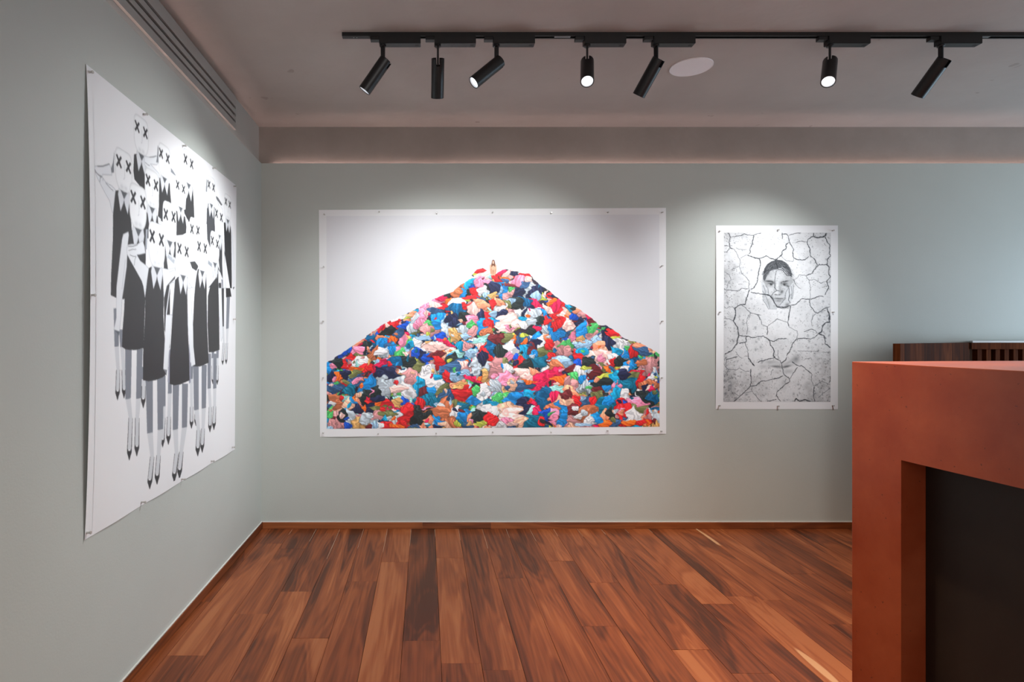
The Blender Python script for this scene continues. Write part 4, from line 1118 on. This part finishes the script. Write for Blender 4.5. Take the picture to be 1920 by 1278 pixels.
# crack polylines: crop, width, points
CRACKS = """
1 7 235,178 262,232 248,290 250,360 300,382|1 5 262,232 330,224 400,215 435,190 480,208 550,212 600,190 650,180|1 7 555,212 545,270 525,350 510,380 515,430 495,450|1 4 300,382 340,430 370,500 390,545 375,600 405,690 460,740 500,790 490,880
1 3 390,500 440,470 480,458|1 8 480,458 540,485 580,500 630,500 690,480 710,468 780,505 830,522 880,480 910,455 915,410 965,375 960,330 1000,300|1 7 630,500 640,580 615,690 600,800 560,870 520,890|1 5 182,882 215,900 290,905 360,908 410,878 450,885 490,880
1 4 215,885 240,800 275,770 240,700 185,672|1 6 185,340 245,345|1 5 250,375 220,420 185,428|1 8 500,895 470,990 445,1085 385,1080 320,1130 330,1200 315,1278|1 4 182,1105 210,1130 250,1108 320,1120|1 5 410,1090 460,1130 515,1185 590,1205 650,1215
1 6 520,925 600,940 680,952 740,960 790,990 815,1060 850,1110 930,1115 1000,1100 1080,1080 1160,1010 1280,1015 1380,975 1440,985|1 7 1020,1100 1005,1180 995,1278|1 4 515,1190 490,1278|1 4 600,1205 640,1278|1 5 915,180 915,260|1 6 915,195 970,195 995,230 1000,290 1060,390 1045,430 1060,500 1120,520 1200,520 1250,480
1 5 1000,212 1060,190 1150,178|1 4 1090,300 1150,285 1225,295|1 7 1310,180 1305,225 1240,260 1230,310 1265,380 1265,460 1320,510 1360,590|1 12 1310,225 1360,240 1420,235 1460,215 1470,180|1 7 1455,230 1480,290 1515,340 1505,440 1530,465 1485,510 1480,580 1370,585 1320,640 1280,695 1210,715
1 7 1470,580 1505,610 1500,700 1525,730 1475,790 1500,870 1450,960|1 4 1210,720 1250,775 1320,765 1400,815 1470,790|1 3 1210,715 1130,705 1100,750 1060,770 1090,840 1150,885|1 3 1250,770 1270,870 1265,1010|1 6 1255,1020 1265,1090 1330,1180 1360,1190 1450,1130 1520,1108|1 9 1480,1130 1510,1220 1515,1278
1 3 900,470 960,530 1050,540|1 3 1060,510 1045,545|1 3 330,370 370,390 470,392|1 3 270,650 320,625 375,600|1 3 1500,880 1525,890|1 3 1340,1190 1300,1240 1290,1278|1 4 830,1278 850,1258 900,1278|1 4 1050,760 1070,800 1080,830
2 9 330,0 300,75 350,150 370,250 350,350 280,450 190,495|2 4 185,45 240,48 300,75|2 6 370,258 440,268 490,268 540,285 620,272 690,268|2 7 490,270 460,280 462,340 370,362|2 4 490,0 465,100 480,180 470,250|2 5 445,350 485,450 490,540 570,645|2 8 495,545 530,600 570,645
2 4 615,0 650,70 655,120 725,150|2 6 725,150 735,210 725,255|2 4 725,150 800,90 850,48 920,75 980,90|2 6 1000,0 985,90 1000,150|2 3 1000,150 1060,185 1105,205 1110,260 1090,320|2 8 690,275 750,315 770,385 805,420 815,470 805,520 830,545|2 6 760,325 815,335 870,300 975,298
2 7 1090,310 1050,350 1025,430 970,520|2 6 1090,305 1200,295 1270,305 1330,280 1370,240|2 5 1190,210 1240,195 1290,180 1340,205 1365,235|2 9 1520,90 1470,95 1425,140 1405,220 1370,235 1440,260 1455,320 1455,360 1525,415|2 10 1505,0 1510,90|2 3 1300,0 1280,80 1295,150
2 6 610,600 640,580 680,580 740,555 825,540 880,570 905,605 915,660 940,750 1010,805 1015,830 940,890 860,960 845,1015 900,1090|2 6 905,605 960,570 975,530|2 6 1040,590 1080,620 1130,645 1160,635 1210,680 1290,745|2 4 1290,745 1285,830 1320,900 1410,840 1450,850 1520,880
2 5 1110,660 1050,740 1015,800|2 6 1320,905 1310,980 1325,1090|2 7 525,680 520,760 530,820 520,895 440,980 370,1040 310,1090|2 6 520,895 590,890 650,835 720,830 800,805 870,795 930,765|2 4 540,900 540,960 580,1010 620,1060 650,1090|2 3 275,850 275,960 330,990 380,1020
2 6 215,560 280,545 360,525|2 4 210,530 215,600 190,630 240,690 215,740 185,765|2 4 240,690 350,690 380,665 460,715 510,705|2 4 330,465 380,530 410,550|2 9 1075,1090 1095,1050 1140,1090 1210,1065 1280,1090|2 5 730,1090 790,1075 850,1065|2 3 1110,450 1200,455 1300,460 1380,455|2 3 1370,1040 1440,980 1520,930|2 6 1525,770 1510,860
2 3 440,520 490,525|2 3 450,985 540,960|2 3 800,680 770,760|2 3 1200,560 1280,540|2 3 1430,470 1525,470|2 4 862,440 864,560
"""
def draw_cracked():
    W, H = 330, 520
    cv = Canvas(W, H, (226, 228, 231), 2)
    ng = np.random.RandomState(3); r = random.Random(4)
    HH, WW = cv.a.shape[:2]
    def noise(nx, ny):
        g = ng.rand(ny + 1, nx + 1)
        u = np.linspace(0, nx - .001, WW); v = np.linspace(0, ny - .001, HH)
        i, j = u.astype(int), v.astype(int); fu, fv = u - i, (v - j)[:, None]
        fu = fu * fu * (3 - 2 * fu); fv = fv * fv * (3 - 2 * fv)
        return (g[j][:, i] * (1 - fu) + g[j][:, i + 1] * fu) * (1 - fv) + (g[j + 1][:, i] * (1 - fu) + g[j + 1][:, i + 1] * fu) * fv
    n = .5 * noise(6, 9) + .28 * noise(14, 22) + .22 * noise(40, 62)
    fine = .6 * noise(110, 170) + .4 * noise(220, 340)
    v = np.linspace(0, 1, HH)[:, None]; u = np.linspace(-1, 1, WW)[None, :]
    edge = np.clip(.55 * np.abs(u) ** 2.2 + .55 * np.clip(v - .45, 0, 1), 0, 1)   # the picture's own darker rim and foot
    tone = 234 - 95 * np.clip(n - .42, 0, 1) * (0.35 + 1.7 * edge) - 46 * edge - 46 * np.clip(fine - .55, 0, 1) * (.25 + 1.6 * edge)
    # grit
    grit = (fine > .80 - .13 * edge) & (n > .36)
    tone = np.where(grit, tone - 55, tone)
    cv.a[:] = (np.stack([tone, tone + 1.5, tone + 4], -1) / 255).astype(np.float32)
    X0, X1, Y0, Y1 = 1356.5, 1557.3, 436.0, 753.0
    def uv(x, y): return ((x - X0) / (X1 - X0), (y - Y0) / (Y1 - Y0))
    for _ in range(150):
        c = (r.random(), r.random())
        if abs(c[0] - .5) < .2 and .12 < c[1] < .45: continue
        k = (.3 + 1.2 * (abs(c[0] - .5) + c[1] * .5))
        cv.blob(c, r.uniform(.004, .013), r.uniform(.004, .012), (110, 114, 120), min(.75, .5 * k), r.uniform(0, 3))
    # ---- face held between two hands
    def S(l): return [uv(1400 + x / 9.833, 470 + y / 9.833) for x, y in l]
    def one(x, y): return uv(1400 + x / 9.833, 470 + y / 9.833)
    k = 1 / 9.833 / (X1 - X0)
    def b(x, y, rx, ry, g, al, ang=0.0, p=2.0): cv.blob(one(x, y), rx * k, ry * k, (g, g + 2, g + 4), al, math.radians(ang), p)
    head = [(300, 430), (318, 330), (370, 250), (450, 195), (550, 170), (640, 176), (730, 230), (790, 310), (825, 420), (832, 520), (850, 590), (852, 760), (838, 880), (800, 965), (745, 1045), (690, 1075), (560, 1050), (545, 1085), (400, 1080), (345, 985), (288, 900), (280, 750), (268, 600), (300, 565)]
    cv.fill(S(head), (196, 199, 203))
    # shading of the head as it turns away
    b(330, 560, 60, 160, 150, .6); b(820, 560, 50, 150, 150, .6); b(560, 470, 150, 90, 214, .7); b(420, 430, 60, 60, 170, .6); b(730, 480, 50, 70, 168, .6)
    # hair drawn back from a parting
    cv.fill(S([(322, 560), (295, 520), (300, 420), (318, 330), (370, 250), (450, 195), (550, 168), (640, 176), (730, 230), (790, 310), (828, 430), (822, 480), (760, 440), (700, 380), (640, 330), (590, 320), (540, 345), (480, 352), (420, 380), (375, 440), (345, 520)]), (84, 87, 91))
    for i in range(230):
        a0 = r.uniform(math.pi * .98, math.pi * 2.0); q = r.uniform(.60, 1.0)
        x, y = 562 + 262 * math.cos(a0) * q, 440 + 262 * math.sin(a0) * q
        if y > 330 + abs(x - 560) * .62: continue
        tx, ty = (540 - x) * .16, (190 - y) * .16
        cv.line([one(x - tx, y - ty), one(x + tx, y + ty)], .7, r.choice(((40, 42, 46), (40, 42, 46), (62, 65, 69), (150, 153, 158), (112, 115, 120))), .85)
    for t in range(26):                                               # ragged hair line
        x = r.uniform(360, 780); y = 352 + ((x - 560) / 200.0) ** 2 * 110
        cv.line([one(x, y - 26), one(x + r.uniform(-10, 10), y + r.uniform(4, 26))], .8, (110, 113, 118), .7)
    cv.line(S([(610, 335), (650, 300), (700, 350), (745, 420)]), 2.6, (188, 191, 195), .6)
    # brows, eye sockets, eyes
    b(425, 575, 74, 34, 128, .7, 4); b(690, 585, 72, 36, 126, .7, -6)
    b(405, 562, 62, 13, 52, .95, 4); b(470, 578, 34, 12, 58, .9, 28); b(700, 566, 60, 13, 60, .95, -12); b(640, 592, 26, 12, 80, .8, -20)
    b(440, 622, 58, 19, 72, .8); b(692, 626, 52, 20, 72, .8)
    b(404, 628, 20, 9, 214, .85); b(484, 630, 17, 9, 222, .9); b(656, 634, 15, 8, 218, .9); b(722, 632, 14, 7, 190, .7)
    b(446, 620, 17, 16, 16, 1); b(690, 624, 17, 16, 16, 1); b(452, 612, 5, 4, 240, 1); b(696, 616, 5, 4, 240, 1)
    b(442, 603, 52, 6, 36, .8, 2); b(692, 606, 48, 6, 36, .8, -2); b(440, 662, 56, 11, 150, .6, 6); b(752, 655, 40, 18, 66, .75, 24)
    # nose and mouth
    b(556, 640, 24, 90, 226, .85); b(520, 670, 11, 64, 118, .6, 4); b(612, 690, 26, 70, 140, .6, 8); b(440, 735, 44, 60, 220, .8); b(655, 700, 40, 40, 200, .5)
    b(548, 778, 38, 24, 222, .85); b(642, 756, 26, 34, 78, .8, 30); b(530, 808, 20, 9, 62, .85, 10); b(604, 808, 22, 10, 58, .85, -8); b(566, 815, 40, 8, 120, .7)
    b(560, 850, 66, 14, 206, .7); b(590, 884, 88, 7, 50, .95); b(555, 871, 46, 7, 116, .75); b(640, 873, 34, 6, 120, .7); b(585, 912, 66, 14, 128, .8, -3); b(590, 936, 58, 6, 92, .7); b(600, 968, 56, 14, 196, .7)
    b(570, 1015, 60, 18, 150, .6); b(470, 880, 26, 60, 128, .6, -24); b(690, 900, 22, 60, 132, .6, 24)
    # hands along the cheeks
    cv.fill(S([(268, 600), (300, 570), (345, 640), (385, 700), (400, 800), (440, 865), (490, 935), (505, 990), (460, 1055), (400, 1080), (345, 985), (288, 900), (280, 760)]), (204, 207, 211), .9)
    cv.fill(S([(835, 590), (852, 600), (852, 760), (838, 880), (800, 965), (745, 1045), (690, 1072), (575, 1040), (640, 965), (700, 885), (715, 770), (760, 690), (800, 645)]), (206, 209, 213), .9)
    for l in ([(345, 640), (385, 700), (400, 800), (440, 865), (495, 940)], [(285, 740), (330, 800), (372, 900), (405, 1000), (420, 1070)], [(300, 640), (330, 720), (345, 800)], [(290, 900), (350, 985), (400, 1078)]):
        cv.line(S(l), [1.6] * len(l), (96, 100, 106), .75)
    for l in ([(770, 690), (782, 800), (762, 900), (790, 955)], [(812, 650), (828, 760), (815, 890)], [(760, 690), (715, 770), (700, 885), (600, 1005)], [(852, 620), (852, 760), (836, 885)]):
        cv.line(S(l), [1.6] * len(l), (100, 104, 110), .75)
    b(745, 1000, 40, 36, 92, .7); b(395, 950, 34, 70, 156, .6, -28); b(690, 1050, 60, 16, 110, .6); b(310, 830, 20, 60, 160, .6)
    for _ in range(210):                                              # dried mud on the skin
        x, y = r.uniform(285, 845), r.uniform(380, 1060)
        b(x, y, r.uniform(3, 12), r.uniform(3, 12), r.choice((90, 110, 130, 150, 232, 236)), r.uniform(.2, .6))
    for w_, l in ((6, [(525, 150), (530, 200), (548, 265), (565, 335)]), (5, [(565, 340), (630, 348), (690, 392), (725, 455), (800, 462), (830, 485)]), (4, [(540, 375), (520, 460), (512, 560), (515, 640), (508, 680), (545, 730), (600, 745)]),
                  (6, [(280, 800), (350, 805), (430, 838), (485, 900), (500, 950), (560, 1040), (640, 1050), (720, 1040), (790, 1010)]), (4, [(545, 730), (480, 780), (450, 835)]), (4, [(775, 680), (785, 820), (765, 910), (795, 960)])):
        o = []
        for (ax, ay), (bx, by) in zip(l[:-1], l[1:]):
            for i in range(4): o.append((ax + (bx - ax) * i / 4 + r.uniform(-5, 5), ay + (by - ay) * i / 4 + r.uniform(-5, 5)))
        cv.line(S(o + [l[-1]]), w_ * .34, (40, 43, 48), .95)
    # ---- second, buried mouth lower down in the earth
    def q2(x, y): return uv(1330 + x / 6.727, 590 + y / 6.727)
    k2 = 1 / 6.727 / (X1 - X0)
    def c(x, y, rx, ry, g, al, ang=0.0): cv.blob(q2(x, y), rx * k2, ry * k2, (g, g + 2, g + 5), al, math.radians(ang))
    c(790, 600, 90, 26, 150, .7, 6); c(980, 600, 90, 30, 160, .7, -28); c(1090, 560, 50, 60, 120, .6, 30); c(840, 650, 70, 14, 96, .8, 4); c(970, 650, 60, 14, 84, .85, -14)
    c(820, 610, 50, 20, 214, .6); c(980, 580, 60, 16, 222, .6, -35); c(680, 650, 60, 30, 160, .5); c(1000, 710, 60, 30, 150, .5)
    # ---- cracks
    C0 = {'1': (1330, 410), '2': (1330, 590)}
    for q in CRACKS.strip().replace('\n', '|').split('|'):
        f = q.split(); ox, oy = C0[f[0]]; wd = float(f[1])
        P = [tuple(map(float, t.split(','))) for t in f[2:]]
        out, ws = [], []
        for (ax, ay), (bx, by) in zip(P[:-1], P[1:]):
            L = math.hypot(bx - ax, by - ay); m = max(2, int(L / 14))
            for i in range(m):
                t = i / m
                out.append(uv(ox + (ax + (bx - ax) * t + (r.uniform(-5, 5) if i else 0)) / 6.727, oy + (ay + (by - ay) * t + (r.uniform(-5, 5) if i else 0)) / 6.727))
                ws.append(max(.85, wd * 1.25 * r.uniform(.55, 1.25) * W / (X1 - X0) / 6.727))
        out.append(uv(ox + P[-1][0] / 6.727, oy + P[-1][1] / 6.727)); ws.append(.6)
        cv.line(out, [w_ * 2.0 for w_ in ws], (150, 153, 158), .35)
        cv.line(out, ws, (40, 43, 48) if wd > 4 else (84, 87, 92), .95)
    return cv

# sheets
def bulge_main(u, v):
    return 0.0045 * (v ** 6) * np.abs(np.sin(u * math.pi * 6)) + 0.0025 * np.sin(u * math.pi * 3.0) ** 2 * np.sin(v * math.pi)
def bulge_small(u, v):
    return 0.006 * (1 - u) ** 8 * np.sin(np.clip(v, 0, 1) * math.pi) ** 0.8 + 0.002 * np.sin(v * math.pi) * np.sin(u * math.pi)
def bulge_left(u, v):
    return 0.017 * (1 - u) ** 7 * np.sin(np.clip(v, 0, 1) * math.pi * 0.98 + 0.03) ** 0.7 + 0.0035 * np.sin(u * math.pi * 4) ** 2 * v ** 5 + 0.002 * np.sin(u * math.pi) * np.sin(v * math.pi)

sheet('clothes_poster', 'wide pinned poster of a person on a mountain of colourful clothes', 'back',
      [(598, 393.5), (1248.5, 389.5), (1249, 813), (600, 818.5)], PILE_RECT, bulge_main, draw_pile(), 'clothes_picture')
sheet('cracked_earth_poster', 'small pinned poster of a grey face in cracked earth', 'back',
      [(1342, 422.5), (1571, 422.5), (1571, 767), (1341.5, 766.5)], CRACK_RECT, bulge_small, draw_cracked(), 'cracked_earth_picture')
sheet('masked_crowd_poster', 'black and white poster of masked figures pinned to the left wall', 'left',
      CROWD_SHEET, CROWD_RECT, bulge_left, draw_crowd(), 'masked_crowd_picture')

# pins
def row(wall, pts, edge, poster, group, off=0.0022, start='left'):
    for i, (x, y) in enumerate(pts):
        pin(wall, x, y, 'steel pin, %s from the %s on the %s of the %s' % (ORD[i], start, edge, poster), group, off)
g1 = 'pins in the clothes poster'
row('back', [(608, 402), (711, 397), (819, 399), (924, 398), (1034, 399), (1140, 398), (1242, 398)], 'top edge', 'clothes poster', g1)
row('back', [(606, 811), (709, 813), (818, 812), (924, 810), (1033, 810), (1139, 807), (1240, 808)], 'bottom edge', 'clothes poster', g1)
row('back', [(607, 500), (606, 602), (606, 708)], 'left edge', 'clothes poster', g1, start='top')
row('back', [(1242, 498), (1242, 602), (1241, 708)], 'right edge', 'clothes poster', g1, start='top')
g2 = 'pins in the cracked earth poster'
row('back', [(1350, 433), (1459, 431), (1562, 432)], 'top edge', 'cracked earth poster', g2)
row('back', [(1349, 760), (1459, 761), (1562, 760)], 'bottom edge', 'cracked earth poster', g2)
pin('back', 1349, 585, 'steel pin halfway down the left edge of the cracked earth poster', g2, 0.0085)
pin('back', 1562, 585, 'steel pin halfway down the right edge of the cracked earth poster', g2)
g3 = 'pins in the masked crowd poster'
row('left', [(169, 135), (272, 214), (345, 273), (401, 315), (440, 349)], 'top edge', 'masked crowd poster', g3, 0.003)
row('left', [(165, 998), (268, 941), (343, 898), (398, 864), (437, 838)], 'bottom edge', 'masked crowd poster', g3, 0.003)
pin('left', 166, 553, 'steel pin halfway down the near edge of the masked crowd poster', g3, 0.015)
pin('left', 439, 598, 'steel pin halfway down the far edge of the masked crowd poster', g3, 0.003)
